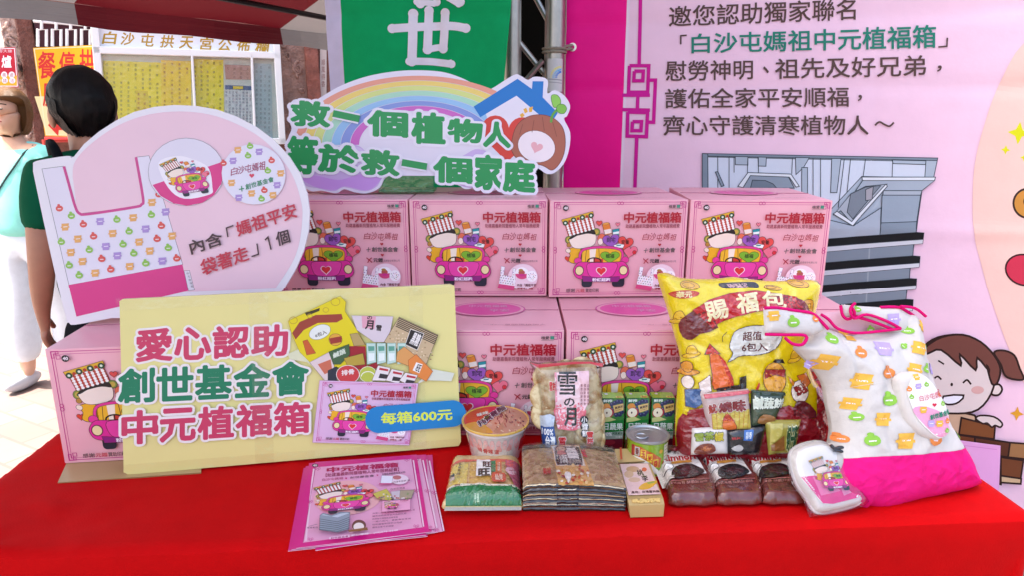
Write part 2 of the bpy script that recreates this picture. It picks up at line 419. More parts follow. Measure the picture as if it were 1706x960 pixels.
# yellow direction sign
ys = thing('yellow_sign', WP.at(*wuv(105, 225), .06), 'yellow sign with red brush characters and a red arrow on the temple wall', 'sign')
pl = Plane(WP.at(0, 0, .09), WY)
slab(pl, [(55, 79), (160, 74), (172, 228), (75, 226)], .02, M('#F5B400', 'paper'), M('#B9B9B9', 'paper')).build('sign_panel', ys)
a = Art(pl.uv, pl.at, 'paper')
a.poly([(57.5, 160), (164, 158), (169, 226), (78, 224)], '#F0DCA0'); a.line([(57, 81), (158, 76.5), (170, 226), (77, 224)], 1.5, '#F5E7B8', True)
a.text('餐', (64, 86, 92, 130), '#D6281C', .02); a.text('停', (99, 86, 124, 126), '#D6281C', .02); a.text('拱', (133, 82, 158, 122), '#D6281C', .02)
a.text('廁', (72, 134, 96, 176), '#D6281C', .02); a.text('車', (108, 134, 132, 176), '#D6281C', .02); a.text('天', (140, 130, 162, 172), '#D6281C', .02)
a.poly([(80, 208), (92, 190), (92, 200), (112, 200), (112, 216), (98, 216), (97, 226)], '#D6281C')
a.build('lettering', ys)

# red notice at the far left, on its own post
rs = thing('red_sign', WP.at(*wuv(8, 145), .1), 'red sign with white characters fixed to the far left end of the temple wall', 'sign')
pl = Plane(WP.at(0, 0, .12), WY)
slab(pl, [(-45, 80), (25.5, 78), (31, 145), (-45, 144)], .02, M('#C8102E'), M('#C9C9C9')).build('sign_panel', rs)
a = Art(pl.uv, pl.at, 'paper'); a.line([(-43, 82), (24, 80), (29, 143), (-43, 142)], 1.5, '#F2E6E6', True)
a.rect(-43, 125, 28.2, 142, '#E8B420'); a.text('進香', (-40, 92, -4, 112), '#FFFFFF', .02); a.text('爐', (3, 92, 19, 112), '#FFFFFF', .02); a.text('香客大樓', (-10, 82, 20, 87), '#F6D8D8')
for k, s_ in enumerate('服務處'): a.poly(ell(-5 + k * 12.5 - .5, 124, 5.2, 5.5), '#F4EFEF'); a.text(s_, (-8.5 + k * 12.5, 121, -2.5 + k * 12.5, 127.5), '#A01828')
for k, s_ in enumerate('電請洽'): a.poly(ell(-4 + k * 12.5 - .5, 133.5, 5.2, 5), '#F4EFEF'); a.text(s_, (-7.5 + k * 12.5, 130.5, -1.5 + k * 12.5, 137), '#A01828')
a.build('lettering', rs)
p = WP.at(*wuv(22, 112), .03); MB().box(p, (.10, .12, .04), M('#8A8A8A', 'metal'), R).build('bracket', rs)

# notice board
nb = thing('notice_board', WP.at(wuv(310, 200)[0], 1.25, .1), 'glazed white notice board with yellow paper slips and gold title characters', 'notice board')
pl = Plane(WP.at(0, 0, .14), WY)
def fr(b, x0, y0, x1, y1, w, m):
    p, q = Vector((*pl.uv(x0, y0), 0)), Vector((*pl.uv(x1, y1), 0)); d = (q - p); l = d.length; mid = (p + q) / 2; ang = math.atan2(d.y, d.x)
    b.box(pl.at(mid.x, mid.y, .0), (l + w, .07, w), m, R @ Matrix.Rotation(-ang, 3, 'Y'), .006)
A4 = [(157, 30), (459, 55), (468, 233), (176, 250)]
back = Plane(WP.at(0, 0, .10), WY); slab(back, A4, .06, M('#DCE4E0'), M('#C5C8C8')).build('back_panel', nb)
a = Art(back.uv, back.at, 'paper', z0=.001)
random.seed(11)
def tilt(x): return (x - 165) * .034
def slip(x0, y0, x1, y1, c, ink, n, rows):
    a.poly([(x0, y0 + tilt(x0)), (x1, y0 + tilt(x1)), (x1 + 2, y1 + tilt(x1) * .5), (x0 + 2, y1 + tilt(x0) * .5)], c)
    for k in range(n):
        xx = x0 + (k + .5) * (x1 - x0) / n
        for r in range(rows):
            yy = y0 + 4 + r * (y1 - y0 - 6) / rows
            if random.random() < .8: a.text(random.choice('福祿壽安香進拱天宮恩主公敬謝捐款芳名壹仟元整陳林黃張李王吳'), (xx - 1.9, yy + tilt(xx), xx + 1.9, yy + 4.4 + tilt(xx)), ink)
slip(172, 100, 268, 240, '#FFF01E', '#8B8A20', 8, 18); slip(268, 96, 318, 240, '#FFE22C', '#8A3A18', 4, 20); slip(320, 92, 372, 232, '#FCEE20', '#6B5A10', 5, 18)
slip(226, 148, 246, 192, '#F2DC20', '#B04028', 2, 5)
slip(374, 134, 420, 205, '#DDE3EA', '#44557A', 8, 12); a.poly([(375, 141), (420, 143), (420, 150), (375, 148)], '#3F5F98'); a.rect(388, 143, 405, 148, '#E8CF20')
slip(374, 100, 418, 128, '#C79A8E', '#7A4A44', 4, 3); slip(424, 96, 452, 225, '#BFD3DB', '#7C8C94', 4, 16)
a.build('paper_notices', nb)
b = MB(); mw = M('#E4E6E4', 'plastic')
for q in ((157, 28, 176, 250), (459, 52, 470, 234), (157, 30, 459, 55), (162, 83, 461, 92), (176, 250, 470, 234)): fr(b, *q, .05, mw)
fr(b, 320, 91, 328, 240, .018, mw); fr(b, 419, 91, 425, 236, .018, mw)
b.build('frame', nb)
tp = Plane(WP.at(0, 0, .135), WY); slab(tp, [(160, 32), (457, 56), (459, 92), (162, 84)], .02, M('#E9EDF0', 'plastic'), mw).build('title_panel', nb)
a = Art(tp.uv, tp.at, 'paper')
for k, ch in enumerate('白沙屯拱天宮公佈欄'):
    x = [170, 200, 233, 266, 298, 331, 362, 393, 424][k]; y = 52 + (x - 170) * .062; a.text(ch, [(x + 4, y), (x + 25, y + .5), (x + 22, y + 21), (x, y + 20)], '#B8901C', .02)
a.build('title_lettering', nb)
gp = Plane(WP.at(0, 0, .125), WY); slab(gp, [(165, 90), (459, 94), (468, 233), (176, 248)], .004, film('creased_clear_plastic', '#FBFDFB', .12, .12), film('creased_clear_plastic')).build('plastic_sheet', nb)

# red crowd barrier behind the two people
br = thing('barrier', (-2.75, 4.45, 0), 'red painted tube barrier beside the temple wall', 'barrier'); b = MB()
x0, x1 = at_y(75, 232, 4.3), at_y(150, 226, 4.5)
mr = M('#C22A22', 'plastic')
for z in (x0.z, x0.z - .12, .25): MB().tube([(x0.x, x0.y, z), (x1.x + .8, x1.y + .25, z)], .018, mr, 8).build('rail', br)
for k in range(3): MB().tube([(x0.x + k * .52, x0.y + k * .2, 0), (x0.x + k * .52, x0.y + k * .2, x0.z)], .018, mr, 8).build('upright', br)

# ---- canopy over the stall
EA, EB = Vector((-2.33, 3.28, 1.95)), Vector((-1.23, 4.68, 1.95)); cd_ = (EB - EA).normalized(); ci = Vector((cd_.y, -cd_.x, 0))
def cloth_canopy(name, col):
    m = bpy.data.materials.new(name); m.use_nodes = True; n = m.node_tree.nodes; L = m.node_tree.links; p = n['Principled BSDF']; p.inputs['Base Color'].default_value = lin(col); p.inputs['Roughness'].default_value = .7
    t = n.new('ShaderNodeBsdfTranslucent'); t.inputs[0].default_value = lin(col); x = n.new('ShaderNodeMixShader'); x.inputs[0].default_value = .10
    w = n.new('ShaderNodeTexNoise'); w.inputs['Scale'].default_value = 4; w.inputs['Detail'].default_value = 4; bu = n.new('ShaderNodeBump'); bu.inputs['Strength'].default_value = .4; bu.inputs['Distance'].default_value = .04
    L.new(w.outputs[0], bu.inputs['Height']); L.new(bu.outputs[0], p.inputs['Normal']); L.new(p.outputs[0], x.inputs[1]); L.new(t.outputs[0], x.inputs[2]); L.new(x.outputs[0], n['Material Output'].inputs[0]); return m
mg, mr_ = cloth_canopy('grey_canopy_cloth', '#8E8A8C'), cloth_canopy('maroon_canopy_cloth', '#5C0716')
vp = Plane(EA, math.degrees(math.atan2(cd_.y, cd_.x)))
s1, s2 = vp.uv(129, 42)[0], vp.uv(469, 74)[0]; W = s2 - s1
can = thing('canopy', EA, 'striped grey and maroon tent canopy whose drooping edge hangs over the square', 'canopy')
ra, va_ = MB(), MB(); RISE = .36; WID = 3.2
for k in range(-3, 5):
    a0, a1 = s1 + k * W, s1 + (k + 1) * W; m = mr_ if k % 2 == 0 else mg; N = 8
    for j in range(N):
        t0, t1 = a0 + (a1 - a0) * j / N, a0 + (a1 - a0) * (j + 1) / N
        def vt(t, top): return EA + cd_ * t + Vector((0, 0, .10 if top else .006 * sin(t * 9))) + ci * ((0 if top else .02 * sin(t * 5 + 1)))
        va_.add([vt(t0, 0), vt(t1, 0), vt(t1, 1), vt(t0, 1)], [(0, 1, 2, 3)], m)
        prev = None
        for i in range(8):
            d0, d1 = WID * i / 8, WID * (i + 1) / 8
            def rp(t, d): return EA + cd_ * t + ci * d + Vector((0, 0, .10 + RISE * d - .05 * sin(pi * min(1, d / WID)) + .004 * sin(t * 7)))
            ra.add([rp(t0, d0), rp(t1, d0), rp(t1, d1), rp(t0, d1)], [(0, 1, 2, 3)], m)
ra.build('roof_cloth', can, None, 60); va_.build('valance', can, None, 60)
b = MB(); p, q = at_y(370, -4, 3.2), at_y(548, 30, 4.0)
b.tube([p - (q - p) * 3, q + (q - p) * 4], .014, M('#2A2426', 'metal'), 8); b.build('frame_tube', can)

# ---- added black sheet, stands in for the dark space behind the truss
t_ = tag(slab(Plane((-.35, 3.55, 0), 0), [(0, 0), (1.2, 0), (1.2, 3.2), (0, 3.2)], .02, M('#10130F', 'cloth'), M('#10130F', 'cloth'), True).build('dark_gap_sheet', None, (-.35, 3.55, 0)), 'black sheet added for the dark gap behind the silver truss', 'tarpaulin')

# ---- aluminium truss tower
tr = thing('truss_tower', (.1, 2.85, 0), 'silver aluminium truss tower with diagonal braces beside the magenta banner edge', 'truss')
ma = M('#A9A49E', 'metal'); TY = 2.72
def tx(x, Y): return at_y(x, 200, Y).x
ch = [(tx(853, TY), TY, .035), (tx(922, TY), TY, .038), (tx(857, TY + .3), TY + .32, .03), (tx(944, TY + .3), TY + .3, .02)]
for x, y, r in ch: MB().tube([(x, y, 0), (x, y, 3.2)], r, ma, 16).build('chord', tr, None, 50)
z = [.3 + .38 * k for k in range(8)]
for k in range(7):
    a_, b_ = (ch[0], ch[1]) if k % 2 == 0 else (ch[1], ch[0])
    MB().tube([(a_[0], a_[1], z[k] + .28), (b_[0], b_[1], z[k])], .011, ma, 8).build('brace', tr)
    a_, b_ = (ch[2], ch[0]) if k % 2 == 0 else (ch[0], ch[2]); MB().tube([(a_[0], a_[1], z[k] + .06), (b_[0], b_[1], z[k] + .3)], .010, ma, 8).build('brace', tr)
    a_, b_ = (ch[1], ch[3]) if k % 2 == 0 else (ch[3], ch[1]); MB().tube([(a_[0], a_[1], z[k] + .06), (b_[0], b_[1], z[k] + .3)], .010, ma, 8).build('brace', tr)
for (xa, ya), (xb, yb) in (((845, 45), (912, 128)), ((846, 20), (872, -40)), ((905, 100), (862, 150))):
    MB().tube([at_y(xa, ya, TY - .01), at_y(xb, yb, TY + .02)], .011, ma, 8).build('brace', tr)
# sticker on the front chord
x, y, r = ch[1]; sp = lambda u, v, h: Vector((x + (r + h) * sin(u / r), y - (r + h) * cos(u / r), v))
c_ = at_y(922, 130, TY).z
a = Art(lambda px, py: ((px - 922) / FPX * 2.75, at_y(922, py, TY - .03).z), sp, 'paper', .006, .0008)
a.rect(910, 97, 936, 152, '#C9C7C4'); 
for k, cc in enumerate(('#E8D850', '#4FA8DC', '#3C78C8')): a.line(ell(933, 130, 17 - 4 * k, 19 - 4 * k, 0, 10, 180, 270), 3.6, cc)
a.line([(912, 131), (935, 133)], 1.5, '#8A8A90'); a.line([(913, 136), (935, 138)], 1, '#8A8A90'); a.build('sticker', tr)
# ================================================================ big printed backdrop on the right
BY = -14.4; bo = at_y(940, 200, 2.78); BP = Plane((bo.x, bo.y, 0), BY)
CRE = [(at_h(0, 0, 0), 0)]
cr = [BP.uv(1300, 147)[1], BP.uv(1600, 385)[1], BP.uv(1600, 20)[1]]
def bh(u, v):
    k = .010 * noise.noise(Vector((u * 1.6, v * 1.1, 3))) + .0022 * noise.noise(Vector((u * 6, v * 9, 1)))
    for i, c in enumerate(cr): k += (.0045 if i % 2 else -.0045) * exp(-((v - c - .012 * noise.noise(Vector((u * 3, i, 0)))) / .028) ** 2)
    return k - .003 * exp(-((u - 1.12) / .03) ** 2)
def bpl(u, v, h=0): return BP.at(u, v, bh(u, v) + h)
bd = thing('backdrop_banner', BP.at(.9, 0), 'large pink vinyl backdrop printed with dark and green handwritten-style characters and a grey building', 'banner', None)
mb = MB(); nx, nz_ = 150, 160; Wb, Hb = 2.75, 2.9
vs = [bpl(Wb * i / nx, .03 + Hb * j / nz_) for j in range(nz_ + 1) for i in range(nx + 1)]
mb.add(vs, [(j * (nx + 1) + i, j * (nx + 1) + i + 1, (j + 1) * (nx + 1) + i + 1, (j + 1) * (nx + 1) + i) for j in range(nz_) for i in range(nx)], M('#ECC8DC', 'vinyl')); mb.build('vinyl_sheet', bd, None, 80)
a = Art(BP.uv, bpl, 'vinyl', .022, .0012, .00007)
uL = 0.0
def U(u, v): return (u, v)
# magenta edge band: straight in the sheet's own measure
um = BP.uv(1041, 100)[0]; uw = BP.uv(1046, 100)[0]
uv0 = a.uv; a.uv = lambda u, v: (u, v); a.sub = .022
a.poly([(.002, .04), (um, .04), (um, 2.92), (.002, 2.92)], '#F00088'); a.poly([(um, .04), (uw, .04), (uw, 2.92), (um, 2.92)], '#EAD3E4')
a.uv = uv0
# peach disc at the right
a.poly(spline([(1706, 70), (1660, 150), (1638, 212), (1624, 270), (1620, 325), (1622, 387), (1635, 442), (1651, 500), (1684, 590), (1725, 670), (1800, 740), (1800, 20)], 4), '#F0C8BC')
def star(cx, cy, r, col):
    p = []
    for k in range(8): t = pi / 4 * k - pi / 2 + .1; q = r if k % 2 == 0 else r * .42; p.append((cx + q * cos(t), cy + q * sin(t)))
    a.poly(p, col)
star(1697, 221, 19, '#D9DC18'); star(1675, 249, 8, '#D9DC18'); star(1706, 262, 7, '#D9DC18'); star(1694, 690, 12, '#DDA02E')
a.poly(ell(1712, 338, 26), '#3B2A22'); a.poly(ell(1712, 338, 22.5), '#C58A3C'); a.poly(ell(1714, 335, 10), '#3B2A22')
a.poly(ell(1706, 449, 33, 27, 15), '#3B1A1E'); a.poly(ell(1706, 449, 30, 24, 15), '#C8334E')
# square fret ornament line
fc = '#CB1090'
for P in ([(1068, -40), (1065, 108)], [(1049, 109), (1081, 109), (1079, 153), (1047, 153), (1049, 109)], [(1057, 118), (1072, 118), (1071, 134), (1056, 134), (1057, 118)], [(1081, 133), (1092, 133), (1089, 203), (1077, 203)],
          [(1063, 153), (1062, 182)], [(1037, 158), (1083, 158)], [(1037, 182), (1083, 183)], [(1046, 186), (1079, 187), (1077, 227), (1045, 226), (1046, 186)], [(1054, 202), (1069, 202), (1068, 217), (1053, 217), (1054, 202)], [(1061, 227), (1054, 420)]): a.line(P, 6, fc)
ink = '#57433F'
f3 = crop(1000, 0, 2.4)
def t3(s, xl, xr, ylt, ylb, yrt, yrb, c=ink, b=.012): a.text(s, cpts(f3, [(xl, ylt), (xr, yrt), (xr, yrb), (xl, ylb)]), c, b)
t3('邀您認助獨家聯名', 275, 1022, 26, 107, -10, 76)
a.line(cpts(f3, [(322, 176), (322, 142), (346, 140)]), 2.6, ink); t3('白沙屯媽祖中元植福箱', 366, 1340, 135, 212, 98, 190, '#257F6C', .018); a.line(cpts(f3, [(1386, 150), (1384, 184), (1350, 187)]), 2.6, ink)
t3('慰勞神明', 262, 610, 243, 324, 238, 315); t3('、', 652, 674, 265, 290, 265, 290); t3('祖先及好兄弟', 700, 1300, 234, 314, 220, 302); t3('，', 1345, 1363, 262, 285, 260, 284)
t3('護佑全家平安順福', 260, 993, 354, 432, 345, 425); t3('，', 1030, 1046, 378, 402, 378, 402)
t3('齊心守護清寒植物人', 252, 1072, 460, 540, 460, 538); a.line(spline(cpts(f3, [(1098, 500), (1115, 486), (1135, 496), (1155, 503), (1172, 488)]), 5, False), 3, ink)
# grey building drawing
f4 = crop(1000, 220, 2.4); K = '#39434B'
def P4(pts, c, lw=1.3): a.poly(cpts(f4, pts), c, K, lw)
P4([(408, 84), (1347, 102), (1330, 188), (1285, 232), (1215, 700), (860, 720), (860, 330), (408, 330)], '#AAB9C7')
P4([(430, 98), (1300, 116), (1296, 180), (1045, 176), (900, 330), (430, 330)], '#CDD8E6')
P4([(408, 84), (1347, 102), (1345, 112), (408, 94)], '#7E8D9B'); P4([(408, 84), (430, 86), (432, 330), (408, 330)], '#7F8E9C')
for q in ([(540, 96), (590, 97), (590, 130), (540, 129)], [(630, 98), (664, 99), (662, 135), (632, 134)], [(780, 100), (835, 101), (812, 140), (782, 168)], [(1165, 110), (1300, 113), (1298, 128), (1170, 124)], [(805, 140), (828, 140), (828, 330), (805, 330)], [(925, 104), (962, 104), (945, 240), (920, 240)]): P4(q, '#A9B8C6')
for s in ([(470, 94), (470, 330)], [(515, 95), (515, 330)], [(535, 95), (535, 160)], [(590, 97), (588, 160)], [(632, 98), (632, 160)], [(768, 100), (765, 165)], [(1060, 107), (1050, 180)], [(1168, 110), (1165, 178)], [(975, 106), (950, 300)], [(1000, 106), (985, 240)], [(880, 103), (880, 330)], [(850, 103), (850, 330)]): a.line(cpts(f4, s), 1.2, K)
P4([(460, 158), (470, 156), (495, 212), (484, 216)], '#8796A4'); P4([(550, 215), (590, 160), (762, 166), (795, 215), (782, 218), (755, 178), (600, 172), (570, 220)], '#DCE4EA')
P4([(600, 172), (752, 178), (775, 222), (570, 222)], '#8C9BA9'); P4([(600, 222), (608, 190), (660, 192), (690, 205), (705, 222)], '#6F7E8C')
P4([(1045, 178), (1338, 178), (1334, 192), (1048, 192)], '#DCE4EA'); P4([(1048, 192), (1334, 192), (1284, 232), (1020, 232)], '#A3B1BF')
P4([(930, 330), (1000, 245), (1060, 215), (1145, 206), (1010, 368), (960, 312)], '#A9B4BF'); P4([(1000, 245), (1060, 218), (1120, 212), (1008, 345), (985, 318)], '#7C8792'); P4([(1060, 228), (1090, 215), (1085, 268), (1060, 272)], '#A3A3AC')
P4([(930, 325), (945, 314), (1003, 355), (1140, 206), (1146, 214), (1008, 372)], '#DCE4EA')
P4([(1130, 232), (1284, 232), (1278, 250), (1128, 250)], '#A7B3BF'); P4([(1125, 250), (1278, 250), (1262, 355), (1120, 360)], '#95A5B4'); P4([(1120, 360), (1262, 355), (1256, 405), (1115, 412)], '#8292A0'); P4([(900, 345), (1010, 372), (1120, 300), (1115, 415), (900, 430)], '#A8B6C4')
for k, dy in enumerate((0, 94, 184, 270)):
    x2 = 1290 - 14 * k; x1 = 850
    P4([(x1, 465 + dy), (x2 - 40, 445 + dy), (x2 - 44, 505 + dy), (x1, 525 + dy)], '#7F8D9A'); a.line(cpts(f4, [(1075 - 6 * k, 450 + dy), (1072 - 6 * k, 515 + dy)]), 2.5, '#98A4AE')
    P4([(x1, 428 + dy), (x2 - 30, 397 + dy), (x2, 399 + dy), (x2 - 2, 425 + dy), (x1, 458 + dy)], '#12161A', .8); P4([(x1, 459 + dy), (x2 - 2, 426 + dy), (x2 - 4, 443 + dy), (x1, 480 + dy)], '#CCD2DA', .8)
# smiling child with bricks, lower right
f8 = crop(1500, 520, 2.667); kk = '#2A1714'
def P8(pts, c, lw=3.4, sm=4): a.poly(spline(cpts(f8, pts), sm) if sm else cpts(f8, pts), c, kk, lw)
P8([(410, 178), (450, 168), (500, 190), (525, 250), (542, 295), (500, 297), (460, 280), (440, 230)], '#6E4138')
P8([(215, 440), (300, 450), (330, 470), (300, 560), (200, 560), (190, 480)], '#C9A98C'); P8([(395, 330), (430, 318), (446, 340), (430, 365), (400, 362)], '#DCCFCB')
P8([(85, 175), (160, 110), (300, 105), (400, 200), (408, 330), (340, 430), (220, 446), (110, 420), (70, 300)], '#DBCFCC')
P8([(80, 190), (110, 150), (180, 108), (270, 98), (350, 130), (410, 190), (438, 250), (425, 310), (400, 315), (378, 235), (388, 260), (335, 200), (328, 255), (258, 185), (262, 235), (175, 165), (120, 180)], '#6E4138', 3.4, 3)
a.line(spline(cpts(f8, [(145, 290), (160, 282), (176, 296)]), 4, False), 3, kk); a.line(spline(cpts(f8, [(272, 312), (290, 298), (308, 318)]), 4, False), 3, kk); a.line(cpts(f8, [(162, 212), (188, 228)]), 2.6, kk)
a.poly(ell(*f8(222, 318), 2.2, 2.8), kk); a.poly(ell(*f8(337, 343), 10.5, 6.5), '#D3A9A4'); P8([(185, 370), (275, 366), (255, 395), (225, 406), (190, 402)], '#E9ECF6', 3, 2)
P8([(265, 465), (415, 505), (410, 560), (255, 540)], '#7A4826', 3, 0); P8([(330, 470), (350, 456), (410, 462), (446, 490), (438, 508), (415, 500), (400, 508), (380, 490), (360, 492)], '#DCCFCB', 3, 3)
for q, c in (([(180, 530), (325, 552), (325, 585), (180, 575)], '#6F3B22'), ([(325, 552), (480, 575), (472, 640), (325, 620)], '#58301F'), ([(480, 575), (570, 582), (560, 650), (472, 640)], '#9A7048'), ([(440, 640), (540, 655), (528, 735), (440, 722)], '#6F4026'), ([(440, 722), (530, 735), (528, 758), (440, 752)], '#C7AC88'), ([(180, 575), (325, 585), (440, 640), (440, 760), (180, 700)], '#6F4026')): P8(q, c, 3, 0)
a.build('print', bd)
# eyelet and tie cord to the truss
ey = BP.at(*BP.uv(954, 78)); MB().add(*(lambda bm: ([v for v in bm[0]], bm[1]))(([ey + BP.n * .004 + (BP.ex * cos(t * pi / 8) + Vector((0, 0, sin(t * pi / 8)))) * r for r in (.008, .016) for t in range(16)], [(t, (t + 1) % 16, 16 + (t + 1) % 16, 16 + t) for t in range(16)])), M('#D8D4D0', 'metal')).build('eyelet', bd)
c0 = Vector((ch[1][0], ch[1][1] - ch[1][2] - .006, at_y(922, 84, TY).z)); r = ch[1][2] + .006
b = MB()
for dz in (-.006, .006):
    loop = [Vector((ch[1][0] + r * cos(t), ch[1][1] + r * sin(t), c0.z + dz)) for t in [2 * pi * k / 20 for k in range(21)]]
    b.tube(loop, .005, M('#8D8474', 'cloth'), 6); b.tube([Vector((ch[1][0], ch[1][1] - r, c0.z + dz)), ey + BP.n * .012 + Vector((0, 0, dz))], .005, M('#8D8474', 'cloth'), 6)
tag(b.build('tie_cord', None, c0), 'grey cord tying the pink backdrop eyelet to the truss', 'cord')

# pink notice sheet taped low on the backdrop
np_ = Plane(BP.at(*BP.uv(1630, 780), .03), BY)
ps = thing('pink_notice', np_.O, 'small pale pink notice sheet at the lower right behind the tote bag', 'notice'); slab(np_, [(1560, 730), (1667, 744), (1663, 850), (1560, 850)], .003, M('#E3A6DA'), M('#E3A6DA')).build('sheet', ps)
a = Art(np_.uv, np_.at, 'paper'); a.line([(1566, 738), (1661, 750)], 1, '#CF7FC4'); a.build('printed_line', ps)

# ================================================================ green hanging flag
fl = thing('green_flag', at_y(700, 300, 2.5), 'green cloth flag with white border and big white characters behind the rainbow sign', 'flag')
FP = Plane((0, 2.5, 0), 0)
def fh(u, v): return .018 * sin(u * 14 + v * 1.3) * .6 + .02 * noise.noise(Vector((u * 3, v * 1.5, 9))) + .006 * noise.noise(Vector((u * 9, v * 5, 2))) - .006 * exp(-((u - FP.uv(727, 50)[0]) / .02) ** 2) - .006 * exp(-((v - FP.uv(700, 25)[1]) / .02) ** 2)
uR = FP.uv(862, 0)[0]; uLf = FP.uv(541, 0)[0]; uW = FP.uv(568, 0)[0]; vT = 2.45; vB = FP.uv(700, 345)[1]
def fx(s, v): 
    w = max(0, (2.1 - v)); rr = uR - .055 * min(1, w / .55); return uLf + (rr - uLf) * s
mb = MB(); nx, ny = 90, 110
def fpt(i, j): v = vB + (vT - vB) * j / ny; u = fx(i / nx, v); return FP.at(u, v, fh(u, v))
vs = [fpt(i, j) for j in range(ny + 1) for i in range(nx + 1)]; kW = round(nx * (uW - uLf) / (uR - uLf))
F1 = [(j * (nx + 1) + i, j * (nx + 1) + i + 1, (j + 1) * (nx + 1) + i + 1, (j + 1) * (nx + 1) + i) for j in range(ny) for i in range(kW, nx)]; F2 = [(j * (nx + 1) + i, j * (nx + 1) + i + 1, (j + 1) * (nx + 1) + i + 1, (j + 1) * (nx + 1) + i) for j in range(ny) for i in range(kW)]
mb.add(vs, F1, M('#0E9C5A', 'cloth')); mb.add(vs, F2, M('#C9C2DA', 'cloth')); mb.build('cloth', fl, None, 80)
a = Art(FP.uv, lambda u, v, h: FP.at(u, v, fh(u, v) + h), 'cloth', .02, .0015, .0001)
wt = '#E4DCE4'
def brush(pts, w): a.line(spline(pts, 5, False), w, wt); a.poly(ell(*pts[0], w * .56, w * .56, 0, 14), wt); a.poly(ell(*pts[-1], w * .56, w * .56, 0, 14), wt)
# the character for "world" in heavy brush strokes, and the foot of the one above it
for P, w in (([(655, 48), (700, 44), (750, 42), (776, 46)], 14), ([(688, 22), (688, 60), (687, 102)], 15), ([(683, 102), (720, 102), (752, 106)], 12), ([(714, 16), (713, 50), (712, 82)], 14), ([(712, 82), (730, 78), (738, 82)], 11), ([(741, 20), (740, 50), (738, 80)], 14)): brush(P, w)
a.poly([(752, 98), (752, 108), (742, 110), (736, 102)], wt)
for P, w in (([(700, -30), (700, 5)], 14), ([(694, 2), (722, 4)], 10), ([(728, -30), (727, 2)], 12), ([(767, -40), (766, 2)], 15), ([(748, -4), (764, 6)], 10)): brush(P, w)
a.build('lettering', fl)
b = MB(); b.tube([(uLf - .03, 2.5, 2.46), (uR + .06, 2.5, 2.46)], .014, M('#B9B9B9', 'metal')); b.build('top_rod', fl)
# ================================================================ table and boxes
TYAW = 3.7; TC = Vector((1.03, 1.168, .75)); tex = Vector((cos(radians(TYAW)), sin(radians(TYAW)), 0)); tey = Vector((-sin(radians(TYAW)), cos(radians(TYAW)), 0))
Lt, Dt = 2.13, 1.12
def tp_(u, v, z=0): return TC + tex * (u - Lt) + tey * v + Vector((0, 0, z))
ol = rrect(0, 0, Lt, Dt, .022, 6)
vs, fs, nb_ = cdt(ol, .022)
def tz(u, v):
    k = .0022 * noise.noise(Vector((u * 5, v * 6, 0))) + .0012 * noise.noise(Vector((u * 14, v * 11, 6)))
    w = max(0, 1 - u / .50) * max(0, min(1, (.27 - v) / .10))
    k += w * ((.026 * abs(noise.noise(Vector((u * 9 + v * 5, v * 13, 4)))) + .004 * noise.noise(Vector((u * 20, v * 26, 4)))) + .004 * noise.noise(Vector((u * 40, v * 55, 8))))
    k += .0035 * exp(-((u - 1.31 - .02 * noise.noise(Vector((v * 4, 0, 1)))) / .012) ** 2) + .003 * exp(-((u - .62) / .012) ** 2) + .0025 * exp(-((v - .36 - .01 * noise.noise(Vector((u * 4, 0, 2)))) / .010) ** 2)
    d = edge_dist((u, v), ol); k -= .010 * max(0, 1 - d / .014) ** 2
    return k
rm = M('#C20004', 'cloth'); mb = MB(); mb.add([tp_(u, v, tz(u, v)) for u, v in vs], [f if (Vector((*vs[f[1]], 0)) - Vector((*vs[f[0]], 0))).cross(Vector((*vs[f[2]], 0)) - Vector((*vs[f[0]], 0))).z > 0 else f[::-1] for f in fs], rm)
peri = vs[:nb_]; rows = 26; o = len(mb.v)
cen = (Lt / 2, Dt / 2); acc = 0
for r in range(rows + 1):
    acc = 0; dz = .72 * r / rows
    for i, (u, v) in enumerate(peri):
        a_, b_ = peri[i - 1], peri[(i + 1) % nb_]; dx, dy = b_[0] - a_[0], b_[1] - a_[1]; l = sqrt(dx * dx + dy * dy) or 1; nx_, ny_ = dy / l, -dx / l
        acc += l / 2
        rip = (.012 * sin(acc * 11 + .6 * sin(acc * 3)) + .010 * noise.noise(Vector((acc * 5, dz * 1.5, 3)))) * min(1, dz / .3) + .005 * min(1, r / 1.5) - .22 * max(0, dz - .02) * max(0, -ny_)
        mb.v.append(tp_(u + nx_ * rip, v + ny_ * rip, tz(u, v) - dz))
for r in range(rows):
    for i in range(nb_): j = (i + 1) % nb_; mb.f.append([o + r * nb_ + i, o + (r + 1) * nb_ + i, o + (r + 1) * nb_ + j, o + r * nb_ + j]); mb.mi.append(0)
tag(mb.build('tablecloth', None, tp_(Lt / 2, Dt / 2), 75), 'bright red cloth draped over the long display table', 'tablecloth')

